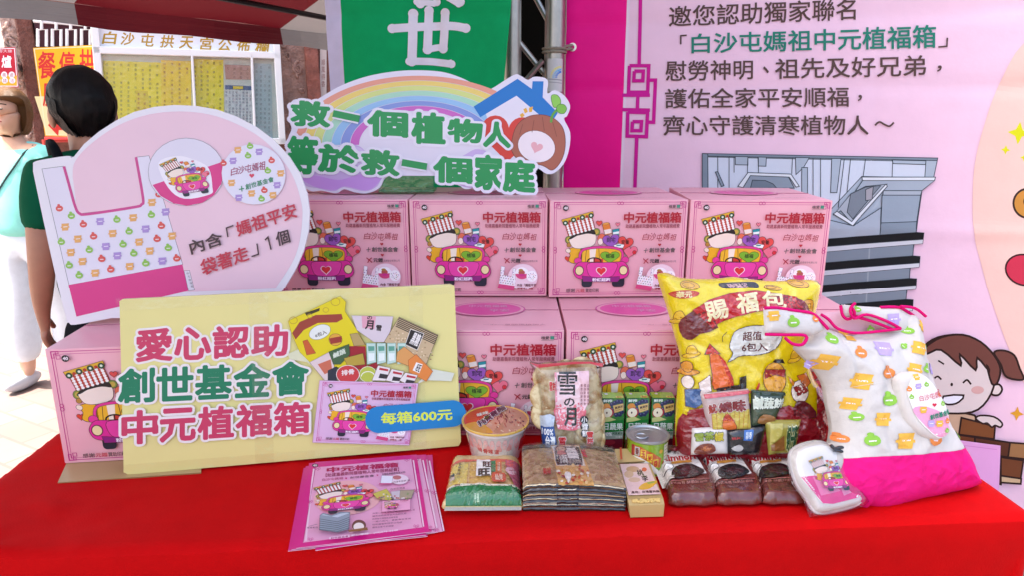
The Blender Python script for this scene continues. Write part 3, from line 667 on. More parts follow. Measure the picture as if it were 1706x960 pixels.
# ---- the print every carton carries, read off the photo crop of one carton front
BW, BH, BD = .372, .269, .34
def bmap(x, y): return ((x - 765) / 840 * BW, (730 - y) / 612 * BH)
OUT = '#4A2A22'
def car_art(a, title=True):
    """pink open car loaded with hearts and parcels"""
    p = a.poly; e = ell
    p(heart(880, 478, 20), '#D9402C', OUT, 2)
    p(spline([(872, 425), (895, 412), (955, 412), (960, 485), (915, 508), (884, 490), (893, 455)], 3), '#EDAE22', OUT, 3); p(e(880, 428, 16, 13, 30), '#F3DCC8', OUT, 2)
    p(e(885, 360, 25), '#7E8C3C', OUT, 2); p(e(885, 360, 16), '#C9A845'); p(e(885, 360, 8), '#2F5E34'); p(e(1050, 312, 22), '#7E8C3C', OUT, 2); p(e(1050, 312, 13), '#C9A845'); p(e(884, 392, 14), '#B5813A', OUT, 2)
    # plain round cream parcel with a dark ribbon, patterned hat-box on top
    p(spline([(888, 352), (950, 330), (1035, 318), (1048, 365), (1028, 398), (965, 414), (915, 410), (893, 385)], 4), '#F4DFD0', OUT, 2)
    p(spline([(884, 350), (930, 318), (1000, 296), (1034, 300), (1044, 328), (1000, 322), (940, 332), (895, 356)], 3), '#1E1716')
    p([(852, 252), (1020, 214), (1042, 292), (880, 338)], '#BE4330', OUT, 2)
    for r in range(6):
        for c in range(7):
            u, v = (c + .5) / 7, (r + .62) / 6; x = (852 + 168 * u) * (1 - v) + (880 + 162 * u) * v; y = (252 - 38 * u) * (1 - v) + (338 - 46 * u) * v; p(e(x, y, 8.2, 7.6, 0, 10), '#F6EFEA')
    p([(835, 236), (1024, 185), (1030, 212), (846, 262)], '#D9A92C', OUT, 2)
    for x, y in ((859, 256), (908, 237), (961, 222), (1013, 211)): p(e(x, y, 15), '#234B2C', OUT, 1.5); p(e(x, y, 6.5), '#DDE5D0')
    for x, y in ((884, 246), (935, 229), (988, 216)): p(e(x, y, 8), '#B23324')
    p(heart(1064, 257, 19), '#DD4A48', OUT, 2); p(heart(1178, 265, 14), '#E5788C', OUT, 2)
    p([(1083, 268), (1104, 254), (1127, 258), (1143, 322), (1103, 332)], '#DE7E2C', OUT, 2); p([(1094, 300), (1137, 292), (1142, 318), (1102, 326)], '#F0E0D4'); p(e(1105, 261, 20, 7, -10), '#E8A348', OUT, 1.5)
    p([(1145, 298), (1188, 290), (1186, 338), (1150, 336)], '#1F8E97', OUT, 2); p([(1150, 314), (1187, 308), (1187, 322), (1152, 328)], '#EAF0EE')
    p(e(1082, 350, 24, 28), '#E06C50', OUT, 2); p(e(1075, 372, 16, 20), '#F6DDD0', OUT, 1.5)
    p(heart(1258, 432, 46, 10), '#E76F86', OUT, 2); p(e(1286, 440, 12), '#D22838', OUT, 2); p(heart(1140, 368, 52, -8), '#9857B2', OUT, 2.5); p(heart(1228, 380, 48, 12), '#DF4744', OUT, 2.5)
    p([(1155, 395), (1190, 384), (1222, 392), (1215, 412), (1165, 410)], '#F2F0EE', OUT, 2); p([(1176, 392), (1205, 390), (1200, 398), (1172, 400)], '#2F8F8C')
    a.text('到宅', (1112, 345, 1166, 376), '#3C2148', .02); a.text('安養', (1204, 362, 1250, 388), '#5A1A1A', .02)
    p([(965, 425), (1060, 412), (1160, 414), (1205, 435), (1212, 500), (965, 505)], '#EDB42B'); p([(1010, 420), (1050, 414), (1042, 500), (1014, 500)], '#F7E6D2'); p([(1035, 470), (1095, 480), (1095, 505), (1035, 505)], '#C83A2C')
    a.line([(990, 425), (985, 500)], 3, OUT); a.line([(1066, 416), (1072, 480)], 3, OUT)
    a.line(e(1040, 496, 42, 24), 8, '#231815', True); a.line([(1040, 496), (1040, 474)], 6, '#231815'); a.line([(1006, 500), (1074, 500)], 6, '#231815')
    p(heart(1136, 466, 60, 0, fy=.72), '#7CB52C', OUT, 2.5); a.text('植福', (1110, 449, 1162, 474), '#24401A', .02)
    a.line(spline([(962, 512), (950, 470), (962, 428), (1000, 412), (1070, 406), (1150, 409), (1200, 424), (1214, 455), (1204, 510)], 4, False), 17, OUT); a.line(spline([(962, 512), (950, 470), (962, 428), (1000, 412), (1070, 406), (1150, 409), (1200, 424), (1214, 455), (1204, 510)], 4, False), 13, '#E0368F')
    for x0, x1 in ((965, 1031), (1154, 1231)): p(rrect(x0, 585, x1, 658, 20), '#1D2130')
    p(e(940, 490, 23, 20), '#E0368F', OUT, 2); p(e(1231, 486, 22, 20), '#E0368F', OUT, 2)
    p(spline([(915, 565), (918, 530), (945, 500), (985, 498), (1080, 503), (1180, 498), (1225, 500), (1252, 535), (1254, 580), (1215, 606), (1080, 612), (950, 604)], 4), '#DF2C92', OUT, 3)
    p(spline([(1000, 508), (1085, 502), (1180, 507), (1170, 565), (1145, 592), (1080, 598), (1025, 592), (1003, 565)], 3), '#E8429F', OUT, 2.5)
    for x in (950, 1222): p(e(x, 552, 28, 31), '#5A1838'); p(e(x, 552, 23, 26), '#EED9A0')
    p(heart(1085, 556, 34), '#F4D6DC'); p(heart(1085, 555, 28), '#DE3136')
    p([(967, 585), (1080, 598), (1200, 590), (1200, 612), (1188, 626), (975, 622)], '#8E1E78', OUT, 2); a.text('粉紅超跑', (1032, 600, 1142, 621), '#F6EAF2', .03)
def fret_corner(a, x, y, sx, sy, c, w=3):
    q = lambda pts: [(x + sx * i, y + sy * j) for i, j in pts]
    for P in ([(0, 12), (0, 0), (34, 0), (34, 12), (12, 12), (12, 34), (0, 34), (0, 12)], [(22, 22), (22, -0.1)], [(34, 22), (22, 22), (22, 40), (40, 40), (40, 22), (34, 22)]): a.line(q(P), w, c)
def frame_art(a, c='#C2257F'):
    a.line([(792, 132), (1588, 132), (1588, 712), (792, 712)], 3.5, c, True)
    a.line([(804, 145), (1576, 145)], 2, c); a.line([(804, 145), (804, 700)], 2, c); a.line([(1576, 145), (1576, 700)], 2, c); a.line([(804, 700), (1576, 700)], 2, c)
    fret_corner(a, 790, 130, 1, 1, c); fret_corner(a, 1590, 130, -1, 1, c); fret_corner(a, 790, 714, 1, -1, c); fret_corner(a, 1590, 714, -1, -1, c)
    for x, y in ((1191, 138), (1191, 706)): a.line(ell(x - 9, y, 9), 3, c, True); a.line(ell(x + 9, y, 9), 3, c, True)
    for x in (800, 1582): a.line(ell(x, 415, 9), 3, c, True); a.line(ell(x, 434, 9), 3, c, True)
def mini_bag(a):
    p = a.poly
    p(ell(1455, 600, 92, 86), '#F2D3DC')
    p([(1322, 528), (1345, 533), (1336, 585), (1388, 594), (1396, 541), (1410, 544), (1408, 640), (1312, 620)], '#F3EDF0', '#9A8088', 1.5); p([(1308, 640), (1405, 655), (1398, 690), (1297, 672)], '#D5487C'); p([(1312, 606), (1410, 618), (1405, 656), (1308, 641)], '#F3EDF0')
    for r in range(6):
        for c in range(6):
            x, y = 1320 + c * 15 + (r % 2) * 6 - r * 1.5, 556 + r * 15 + c * 2.4
            if not (y < 590 and 1336 < x < 1392): p(ell(x, y, 3.6, 3.6, 0, 6), ('#6E9A72', '#A06FA8', '#C86A50', '#7A7A8A')[(r + c) % 4])
    p(ell(1450, 573, 42, 38), '#FAF3F4'); p(ell(1450, 573, 42, 38, 0, 14, 5, 175), '#D5487C'); p(ell(1448, 568, 20, 15), '#B4554A'); p(ell(1449, 585, 18, 8), '#D02C88'); p(ell(1443, 553, 14, 8), '#A8803A')
    p(ell(1511, 592, 33, 36), '#FAF3F4')
    for k in range(14): p(ell(1511 + 24 * cos(k * 2.4) * (.4 + .045 * k), 592 + 26 * sin(k * 2.4) * (.4 + .045 * k), 3, 3, 0, 6), ('#6E9A72', '#A06FA8', '#C86A50')[k % 3])
    a.text('內含「媽祖平安', (1420, 640, 1538, 658), '#6A2A34', .02); a.text('袋著走」1個', (1420, 665, 1518, 683), '#A02838', .02)
def carton_art(a, small=True):
    frame_art(a); car_art(a)
    a.poly(ell(859, 164, 17.5), '#1C1A1A'); a.text('40', (848, 156, 871, 172), '#E8D8DC', .05)
    a.text('植愛', (1482, 148, 1524, 166), '#4A3A3C', .02); a.rect(1530, 147, 1550, 166, '#3F8C74'); a.line([(1482, 171), (1548, 172)], 1.5, '#6A5A5C')
    a.text('中元植福箱', (1214, 192, 1560, 256), '#B0122A', .03)
    a.text('助建嘉義新院暨植物人常年服務經費', (1224, 264, 1554, 288), '#8C3040', .015)
    for k, ch in enumerate('白沙屯媽祖'): a.text(ch, (1333 + k * 42, 322 - (k % 2) * 5 + k, 1370 + k * 42, 362 + (k % 3) * 4), '#A02030', .0, None, .05, .25)
    for y in (392, 461): a.poly(heart(1438, y, 10), '#B81C30')
    a.text('創世基金會', (1376, 411, 1536, 440), '#4E4A46', .02); a.line([(1342, 428), (1368, 424)], 4, '#4E4A46'); a.line([(1356, 412), (1352, 442)], 4, '#4E4A46')
    a.line([(1340, 478), (1358, 494), (1374, 508)], 6, '#A81E34'); a.line([(1372, 478), (1354, 494), (1346, 510)], 6, '#A81E34'); a.text('元鎧', (1382, 480, 1440, 506), '#3C3434', .03); a.text('品質股份有限公司', (1444, 490, 1544, 503), '#5A4E50')
    mini_bag(a)
    a.text('感謝', (869, 670, 925, 693), '#4A3034', .015); a.text('元鎧', (930, 670, 984, 693), '#C03040', .015); a.text('贊助印刷', (990, 670, 1071, 693), '#4A3034', .015)
PK = '#EAAAB4'
def make_carton(label):
    t = thing('gift_carton', (0, 0, 0), label, 'box', 'pink printed cartons on the red table')
    pm = M(PK, 'carton'); b = MB(); b.box((BW / 2, BD / 2, BH / 2), (BW - .001, BD, BH), pm, None, .0022, 2)
    b.box((BW / 2, BD / 2, BH + .0009), (BW - .006, .0016, .0018), M('#B06A7C', 'carton')); b.build('carton_body', t, None, 40)
    a = Art(bmap, lambda u, v, h: Vector((u, -h, v)), 'carton', None, .0003, .00003); carton_art(a); a.build('front_print', t)
    # top: oval hand-hold panel, taped seam, small print
    tpm = lambda u, v, h: Vector((u, v, BH + h)); a = Art(lambda u, v: (u, v), tpm, 'carton', None, .0021, .00005)
    c = (BW / 2, .175); a.poly(ell(*c, .098, .068), '#CE4E94'); a.poly(ell(*c, .094, .064), PK); a.poly(ell(*c, .086, .057), '#E2529C')
    a.text('中元植福箱', [(c[0] - .05, c[1] + .038), (c[0] + .05, c[1] + .038), (c[0] + .05, c[1] + .014), (c[0] - .05, c[1] + .014)], '#EBA3C4', .02); a.text('平安', [(c[0] + .005, c[1] - .006), (c[0] + .055, c[1] - .006), (c[0] + .055, c[1] - .03), (c[0] + .005, c[1] - .03)], '#EBA3C4', .02)
    a.text('一心一意關懷植物人', [(.18, .04), (.33, .04), (.33, .03), (.18, .03)], '#A0606E'); a.text('請輕放', [(.04, .32), (.10, .32), (.10, .31), (.04, .31)], '#A0606E')
    a.build('top_print', t)
    bt = Art(lambda u, v: (u, v), tpm, 'carton', None, .0021)
    # short sides carry a plain border
    for s_, sx in ((-1, -.0004), (1, BW + .0004)):
        a = Art(lambda u, v: (u, v), (lambda u, v, h, q=sx, w=s_: Vector((q + w * h, u, v))), 'carton', None, .0003)
        a.line([(.012, .01), (BD - .012, .01), (BD - .012, BH - .012), (.012, BH - .012)], .0014, '#C2257F', True); a.text('中元植福箱', [(.09, .17), (.25, .17), (.25, .13), (.09, .13)] if s_ > 0 else [(.25, .17), (.09, .17), (.09, .13), (.25, .13)], '#B0122A', .03); a.build('side_print', t)
    return t
carton = make_carton('pink carton at the far left of the lower row, standing on brown cardboard')
LZ = .7512
def put_carton(x, y, z, yaw, label, first=False):
    o = carton if first else copy_tree(carton); o.location = (x, y, z); o.rotation_euler = (0, 0, radians(yaw)); o['label'] = label; return o
put_carton(-1.0, 1.369, LZ + .002, 7.0, carton['label'], True)
put_carton(-.622, 1.468, LZ, 2.5, 'pink carton of the lower row mostly hidden behind the left half of the cream sign')
put_carton(-.249, 1.512, LZ, 0, 'pink carton of the lower row right behind the noodle bowl')
put_carton(.128, 1.512, LZ, 0, 'pink carton of the lower row behind the rice cracker bag and juice boxes')
put_carton(.503, 1.514, LZ, 0, 'pink carton of the lower row behind the yellow snack bag and tote bag')
UZ = LZ + BH + .0045
put_carton(-.652, 1.815, UZ, 0.3, 'pink carton of the upper row partly covered by the round bag-shaped sign')
put_carton(-.276, 1.81, UZ, 0, 'pink carton of the upper row under the right half of the rainbow sign')
put_carton(.101, 1.795, UZ, 2.2, 'pink carton of the upper row in front of the magenta banner edge')
put_carton(.478, 1.81, UZ, -3.2, 'pink carton of the upper row in front of the printed building')
tag(MB().box((.1, 2.03, LZ + BH / 2), (1.52, .32, BH - .002), M('#B58A5C', 'carton'), None, .004).build('riser_crate', None, (.1, 2.03, LZ), 40), 'plain brown riser hidden behind the lower row of pink cartons', 'crate')
# brown cardboard flap under the far left carton
cpl = Plane((0, 0, .7512), 0, 0, True)
fl_ = [(108, 777), (118, 774), (330, 760), (330, 788), (96, 805)]
tag(slab(Plane((0, 0, .7525), 0, 0, True), [(113, 768), (335, 745), (335, 788), (96, 805)], .004, M('#B79767', 'carton'), M('#8F7247', 'carton')).build('cardboard_flap', None, at_h(150, 790, .752)), 'flat piece of brown corrugated cardboard under the far left pink carton', 'cardboard')
# ================================================================ signs standing among the boxes
# ---- long cream sign leaning on the lower row
c0 = at_h(205, 793, .7512); c1 = at_h(769, 749, .7512); yw = math.degrees(math.atan2(c1.y - c0.y, c1.x - c0.x))
CP = Plane(c0, yw, 7.5)
cs = thing('cream_sign', c0, 'long cream board with pink and green characters and a price pill leaning on the cartons', 'sign')
CO = [(199, 503), (204, 499.5), (750, 473), (757, 476), (768, 737), (764, 744), (214, 792), (206, 788)]
slab(CP, CO, .010, M('#E4D88C', 'board'), M('#C9BE86', 'carton')).build('board', cs)
a = Art(CP.uv, CP.at, 'board')
g3 = crop(70, 460, 2.337)
def ct(s, xl, xr, ylt, ylb, yrt, yrb, c):
    n = len(s); w = (xr - xl) / n
    for k, chh in enumerate(s):
        A_, B_ = (k + .05) / n, (k + .95) / n; f = lambda t, l, r: l + (r - l) * t
        a.text(chh, cpts(g3, [(f(A_, xl, xr), f(A_, ylt, yrt)), (f(B_, xl, xr), f(B_, ylt, yrt)), (f(B_, xl, xr), f(B_, ylb, yrb)), (f(A_, xl, xr), f(A_, ylb, yrb))]), c, .036, '#EDE3DF', .10)
ct('愛心認助', 362, 962, 212, 334, 192, 308, '#C8385E'); ct('創世基金會', 294, 1044, 368, 494, 334, 458, '#0F7A55'); ct('中元植福箱', 310, 1048, 530, 655, 490, 605, '#C8385E')
g9 = crop(480, 460, 3)
def q9(pts, c, line=None, lw=1): a.poly(cpts(g9, pts), c, line, lw)
# printed picture of the open box and its goods
q9([(0, 390), (130, 330), (150, 470), (95, 430), (10, 415)], '#D9D8B4'); q9([(640, 540), (720, 465), (830, 485), (815, 525), (690, 520)], '#D8DAC8')
q9([(2, 225), (262, 100), (290, 130), (285, 175), (345, 270), (392, 350), (390, 420), (360, 470), (120, 440), (60, 380), (20, 290)], '#E0CC10', '#8A7A18', .5)
q9([(22, 285), (60, 230), (140, 195), (268, 190), (275, 215), (245, 232), (150, 235), (80, 270), (40, 318)], '#9A3A28'); q9([(85, 185), (160, 160), (158, 175), (95, 200)], '#3A3018')
for x, y, r in ((28, 222, 20), (238, 130, 22), (190, 170, 14), (110, 200, 12)): a.line(ell(*g9(x, y), r / 3, r / 3.6), 1, '#B9962A', True)
a.poly(ell(*g9(160, 280), 18.5, 11.5, -22), '#E4E6DC', '#7A7A60', .6); a.text('6包入', [g9(135, 290), g9(190, 268), g9(196, 288), g9(140, 308)], '#5A4A40', .02)
q9([(75, 325), (98, 318), (140, 385), (95, 395)], '#C85A28', '#6A2A18', .5); a.poly(ell(*g9(238, 318), 11, 10), '#DDA23A', '#5A3A18', .6); q9([(205, 312), (270, 300), (268, 330), (215, 340)], '#9A3028'); q9([(310, 290), (350, 285), (388, 345), (330, 350)], '#B59A60', '#4A3A28', .6)
q9([(305, 350), (388, 350), (392, 450), (455, 425), (450, 460), (300, 470)], '#9E1628')
q9([(318, 198), (525, 203), (500, 330), (430, 330), (345, 270)], '#D8C9CE', '#A89AA0', .5); q9([(368, 200), (440, 202), (432, 265), (372, 260)], '#E0A0B0'); a.text('の', [g9(396, 200), g9(420, 200), g9(420, 218), g9(396, 218)], '#2A2022', .03); a.text('月', [g9(390, 222), g9(428, 224), g9(424, 268), g9(386, 264)], '#2A2022', .04); a.text('雪', [g9(442, 245), g9(468, 247), g9(466, 275), g9(440, 272)], '#2A2022', .03)
q9([(555, 205), (748, 295), (690, 440), (480, 330)], '#C8AE88', '#3A2A20', .6)
for k in range(6): a.line(cpts(g9, [(553 - k * 3, 210 + k * 8), (748 - k * 3, 300 + k * 8)]), 1.6, '#2A2018')
random.seed(4)
for k in range(60):
    x = random.uniform(500, 720); y = 280 + (x - 500) * .42 + random.uniform(-25, 60); a.poly(ell(*g9(x, y), 1.6, 1.3, 0, 6), random.choice(('#E2CDAA', '#A88A60', '#D9BE94')))
q9([(612, 265), (678, 288), (645, 370), (585, 342)], '#1F1A1A', '#E8E0D8', 1); a.text('黑糖', [g9(632, 280), g9(668, 294), g9(645, 352), g9(605, 335)], '#EDE6E0', .03)
for k in range(4): q9([(392 + 52 * k, 335), (438 + 50 * k, 335), (440 + 50 * k, 430), (396 + 50 * k, 440)], '#BFD8CC', '#6E9A86', .6); q9([(400 + 51 * k, 350), (432 + 50 * k, 350), (432 + 50 * k, 372), (402 + 50 * k, 375)], '#5FA08A'); q9([(402 + 51 * k, 385), (432 + 50 * k, 385), (432 + 50 * k, 420), (404 + 50 * k, 424)], '#E6EFE8')
q9([(545, 380), (580, 352), (640, 400), (605, 450), (540, 425)], '#D99A58', '#8A5028', .6); q9([(600, 420), (640, 390), (722, 475), (690, 525), (605, 480)], '#E0843C', '#A04A20', .6); q9([(640, 430), (672, 440), (655, 485), (622, 470)], '#F3EDE4'); a.text('旺旺', [g9(648, 440), g9(668, 446), g9(654, 478), g9(634, 470)], '#201A18', .03)
q9([(110, 430), (205, 380), (230, 440), (240, 520), (185, 520)], '#DDC8C4', '#8A7A78', .6); q9([(150, 440), (215, 415), (222, 470), (185, 490)], '#C86A50'); q9([(205, 378), (305, 340), (310, 390), (262, 440), (228, 440)], '#3F5F3C', '#2A3A28', .6); a.text('鹹蔬', [g9(225, 385), g9(285, 360), g9(290, 385), g9(230, 410)], '#D6DECA', .03)
q9([(200, 470), (245, 450), (245, 522), (200, 522)], '#232A38'); q9([(280, 410), (375, 385), (385, 440), (300, 450)], '#B59A3A', '#6A5A20', .6)
a.poly(ell(*g9(300, 490), 19, 15), '#C7383C', '#E4D8D0', 1); a.text('排骨', [g9(268, 470), g9(330, 462), g9(332, 488), g9(270, 496)], '#EFE2DC', .03); a.poly(ell(*g9(400, 490), 14, 13), '#B7BF48', '#E4E0C0', 1); a.line(ell(*g9(400, 500), 11, 8, 0, 14, 180, 360), 1.4, '#EFEFE0')
for k in range(3): q9([(450 + 68 * k, 445 + 18 * k), (512 + 68 * k, 458 + 18 * k), (490 + 64 * k, 522 + 14 * k), (420 + 68 * k, 520)], '#E8DEDA', '#7A5A58', .6); q9([(460 + 66 * k, 485 + 15 * k), (500 + 66 * k, 492 + 15 * k), (492 + 66 * k, 512 + 12 * k), (452 + 66 * k, 508 + 13 * k)], '#2E2A30'); q9([(458 + 68 * k, 456 + 18 * k), (502 + 68 * k, 465 + 18 * k), (500 + 68 * k, 475 + 18 * k), (455 + 68 * k, 467 + 18 * k)], '#B82838')
# the printed carton
q9([(160, 520), (650, 535), (605, 842), (125, 828)], '#DDB4D2', '#B08AA8', .6)
a.T = aff([(765, 118), (1605, 118), (765, 730)], cpts(g9, [(163, 521), (648, 536), (128, 828)])); carton_art(a); a.T = None
# price pill
pc, pe = g9(453, 713), g9(820, 682); r = 22
dx, dy = pe[0] - pc[0], pe[1] - pc[1]; an = math.degrees(math.atan2(dy, dx))
a.poly(ell(*pc, r, r, 0, 16, an + 90, an + 270) + ell(*pe, r, r, 0, 16, an - 90, an + 90), '#127FBC')
a.text('每箱600元', cpts(g9, [(466, 680), (816, 658), (818, 712), (468, 736)]), '#DDE84A', .03)
a.build('print', cs)
tf = film('packing_tape'); b = MB(); tpx = CP
def strip(x0, y0, x1, y1, w):
    p, q = Vector((*CP.uv(x0, y0), 0)), Vector((*CP.uv(x1, y1), 0)); d = (q - p).normalized(); n_ = Vector((-d.y, d.x, 0)) * w / 2; N = 24; vs = []; hz = .0062
    for i in range(N + 1):
        c = p + (q - p) * i / N
        for sg in (-1, 1): k = c + n_ * sg; vs.append(CP.at(k.x, k.y, hz + .0009 * noise.noise(Vector((k.x * 60, k.y * 60, 1)))))
    mb = MB(); mb.add(vs, [(2 * i, 2 * i + 1, 2 * i + 3, 2 * i + 2) for i in range(N)], tf); return mb
strip(431, 491, 442, 770, .04).build('clear_tape', cs, None, 60); strip(196, 508, 752, 480, .026).build('clear_tape', cs, None, 60); strip(208, 782, 765, 738, .022).build('clear_tape', cs, None, 60); strip(692, 478, 700, 745, .03).build('clear_tape', cs, None, 60)

# ---- round sign with the bag outline on the far left carton
RP = Plane(at_h(118, 541, LZ + BH + .008) + Vector((0, .01, 0)), 5, 7)
h3 = crop(40, 160, 2.4)
rsn = thing('round_sign', RP.O, 'round pink die-cut board showing a spotted carrier bag, standing on the far left carton', 'sign')
ro = ell(*h3(690, 470), 184, 183, 0, 70, -125 + 0, 95)
outl = cpts(h3, spline([(36, 275), (50, 258), (170, 238), (188, 246)], 4, False)) + [p for p in cpts(h3, [(200, 240), (240, 190), (300, 140), (370, 95), (440, 62), (520, 42), (600, 34), (690, 38), (770, 52), (850, 80), (930, 122), (1000, 175), (1060, 240), (1105, 310), (1133, 390), (1143, 460), (1138, 540), (1118, 620), (1085, 695), (1040, 770), (960, 860), (860, 930)])] + cpts(h3, [(480, 890)]) + cpts(h3, spline([(350, 890), (205, 917), (180, 908), (165, 880), (100, 600), (36, 300)], 3, False))
slab(RP, outl, .008, M('#E6DFE4', 'board'), M('#E8E6EA', 'board')).build('board', rsn)
a = Art(RP.uv, RP.at, 'board')
inn = cpts(h3, spline([(195, 320), (200, 270), (240, 215), (320, 150), (400, 105), (500, 72), (620, 60), (740, 72), (850, 110), (950, 168), (1030, 250), (1080, 330), (1110, 430), (1112, 500), (1100, 590), (1070, 670), (1005, 770)], 4, False)) + cpts(h3, [(655, 785), (500, 790), (215, 470)])
a.poly(inn, '#E9C3CE')
bagp = cpts(h3, [(72, 290), (158, 279), (212, 455), (228, 468), (470, 440), (480, 425), (448, 243), (500, 237), (545, 370), (635, 672), (180, 755)])
a.poly(bagp, '#E0D8E4', '#5A525A', .7)
a.poly(cpts(h3, [(178, 755), (634, 672), (658, 780), (210, 884)]), '#D6307F')
a.line(cpts(h3, spline([(160, 280), (185, 370), (205, 440), (222, 468), (260, 470), (440, 443), (470, 432), (476, 405), (448, 243)], 4, False)), 4.6, '#C93E84')
a.poly(cpts(h3, [(640, 697), (662, 696), (682, 777), (658, 780)]), '#DDD5DE', '#5A525A', .6)
for k, c in enumerate('中元植福箱'): a.text(c, cpts(h3, [(650 + k * 4, 703 + k * 13), (660 + k * 4, 703 + k * 13), (661 + k * 4, 713 + k * 13), (651 + k * 4, 713 + k * 13)]), '#5A4A50')
def icon(A_, x, y, r, col, kind):
    if kind: A_.poly([(x - r, y - r * .85), (x + r, y - r), (x + r * .8, y + r * .9), (x - r * .8, y + r)], col); A_.line([(x - r * 1.15, y + r * .1), (x + r * 1.15, y)], r * .35, col); A_.line([(x - r * .5, y), (x + r * .6, y - r * .1)], r * .18, '#F0E6EC')
    else: A_.poly(ell(x, y, r, r * .82, 0, 12), col); A_.poly(ell(x - r * .2, y - r * .9, r * .4, r * .3, 0, 8), col); A_.line([(x - r * .45, y + r * .1), (x + r * .45, y + r * .05)], r * .2, '#F0E6EC')
IC = {'o': ('#E3A65E', 1), 'r': ('#D8524A', 0), 'g': ('#8CBC4C', 0), 'p': ('#A98AC6', 1)}
for x, y, c in [(142, 448, 'r'), (190, 478, 'g'), (165, 522, 'o'), (238, 512, 'r'), (305, 500, 'p'), (372, 493, 'g'), (437, 485, 'o'), (512, 424, 'o'), (540, 392, 'r'), (510, 474, 'g'), (567, 462, 'p'), (150, 582, 'g'), (216, 570, 'o'), (279, 560, 'r'), (355, 548, 'o'), (421, 540, 'g'), (487, 530, 'p'), (550, 518, 'r'), (593, 558, 'o'), (188, 624, 'o'), (262, 614, 'g'), (328, 600, 'p'), (397, 592, 'g'), (461, 582, 'o'), (533, 570, 'r'), (578, 606, 'g'), (182, 676, 'g'), (235, 660, 'o'), (312, 650, 'r'), (374, 637, 'p'), (440, 628, 'g'), (504, 618, 'o'), (612, 648, 'r'), (222, 716, 'g'), (286, 706, 'o'), (348, 692, 'r'), (424, 680, 'o'), (488, 668, 'g'), (554, 658, 'p')]:
    icon(a, *h3(x, y), 6.3, *IC[c])
a.poly(cpts(h3, ell(650, 302, 152, 135)), '#DED6E2', '#7A727A', .6); a.poly(cpts(h3, [(515, 354), (800, 260), (803, 300), (790, 350), (760, 395), (715, 425), (655, 437), (600, 428), (548, 398)]), '#D6307F')
a.T = aff([(835, 185), (1300, 400), (1000, 660)], cpts(h3, [(536, 256), (738, 296), (655, 400)])); 
a.poly(spline([(830, 220), (1030, 170), (1180, 235), (1310, 370), (1280, 600), (1230, 680), (960, 680), (840, 520)], 4), '#F0E8EE'); car_art(a); a.T = None
a.poly(cpts(h3, ell(920, 312, 128, 120, 15)), '#E0DAE6')
for x, y, c in [(857, 215, 'o'), (906, 200, 'g'), (942, 222, 'p'), (898, 238, 'g'), (838, 258, 'p'), (800, 268, 'r'), (992, 257, 'r'), (977, 298, 'g'), (1028, 308, 'o'), (832, 346, 'o'), (1014, 355, 'p'), (861, 405, 'p'), (912, 388, 'o'), (963, 376, 'r'), (952, 410, 'g'), (997, 395, 'o')]: icon(a, *h3(x, y), 5.6, *IC[c])
for k, c in enumerate('白沙屯媽祖'): a.text(c, cpts(h3, [(828 + k * 28, 288 - k * 6), (854 + k * 28, 282 - k * 6), (858 + k * 28, 310 - k * 4), (832 + k * 28, 318 - k * 6)]), '#A0305A', .01, None, .05, .2)
a.poly(cpts(h3, heart(913, 317, 10)), '#D0405A'); a.text('創世基金會', cpts(h3, [(886, 352), (998, 320), (1002, 340), (890, 374)]), '#3E8A62', .02); a.line(cpts(h3, [(862, 372), (882, 368)]), 1.6, '#3E8A62'); a.line(cpts(h3, [(872, 358), (874, 380)]), 1.6, '#3E8A62')
def rt(s, q, c): a.text(s, cpts(h3, q), c, .022)
rt('內含', [(660, 578), (788, 540), (800, 590), (674, 632)], '#43282E'); a.line(cpts(h3, [(818, 562), (812, 526), (840, 516)]), 2.4, '#43282E')
rt('媽祖平安', [(846, 506), (1082, 424), (1096, 482), (860, 560)], '#BE2A42'); rt('袋著走', [(704, 656), (892, 596), (904, 652), (720, 718)], '#BE2A42')
a.line(cpts(h3, [(934, 588), (940, 630), (912, 640)]), 2.4, '#43282E'); a.line(cpts(h3, [(966, 574), (978, 562), (990, 612)]), 2.6, '#43282E'); rt('個', [(1006, 545), (1056, 530), (1068, 582), (1016, 600)], '#43282E')
a.build('print', rsn)

# ---- rainbow sign on the upper row, with its clear stand
RY = 1.93; RB = Plane((0, RY, UZ + BH), 0, 2)
k2 = crop(460, 0, 2.909)
rb = thing('rainbow_sign', at_y(690, 318, RY), 'die-cut rainbow sign with two lines of green characters standing on the upper cartons', 'sign')
ol = [(75, 490), (120, 480), (170, 495), (215, 470), (300, 420), (400, 380), (500, 355), (620, 340), (740, 340), (830, 352), (920, 385), (1000, 430), (1040, 430), (1150, 362), (1185, 365), (1220, 385), (1250, 370), (1300, 375), (1318, 395), (1315, 450), (1350, 435), (1395, 460), (1425, 510), (1410, 560), (1395, 575), (1425, 640), (1420, 720), (1395, 790), (1350, 835), (1310, 840), (1255, 815), (1240, 930), (1170, 925), (1110, 905), (1050, 922), (980, 905), (920, 915), (880, 895), (800, 880), (770, 830), (600, 840), (530, 860), (500, 910), (440, 935), (380, 930), (330, 915), (290, 935), (220, 922), (170, 925), (120, 890), (85, 840), (60, 790), (55, 710), (60, 660), (75, 620), (60, 570)]
slab(RB, cpts(k2, spline(ol, 4)), .008, M('#E2DCEA', 'board'), M('#EDEBF0', 'board')).build('board', rb)
a = Art(RB.uv, RB.at, 'board')
def K2(pts, c, sm=0, line=None, lw=1): a.poly(cpts(k2, spline(pts, sm) if sm else pts), c, line, lw)
cx, cy = 690, 700; bands = [('#E49A84', 0), ('#EBCF6E', 1), ('#D3DC86', 2), ('#A8D8BE', 3), ('#94BFE6', 4), ('#8496D4', 5), ('#CC66BE', 6)]
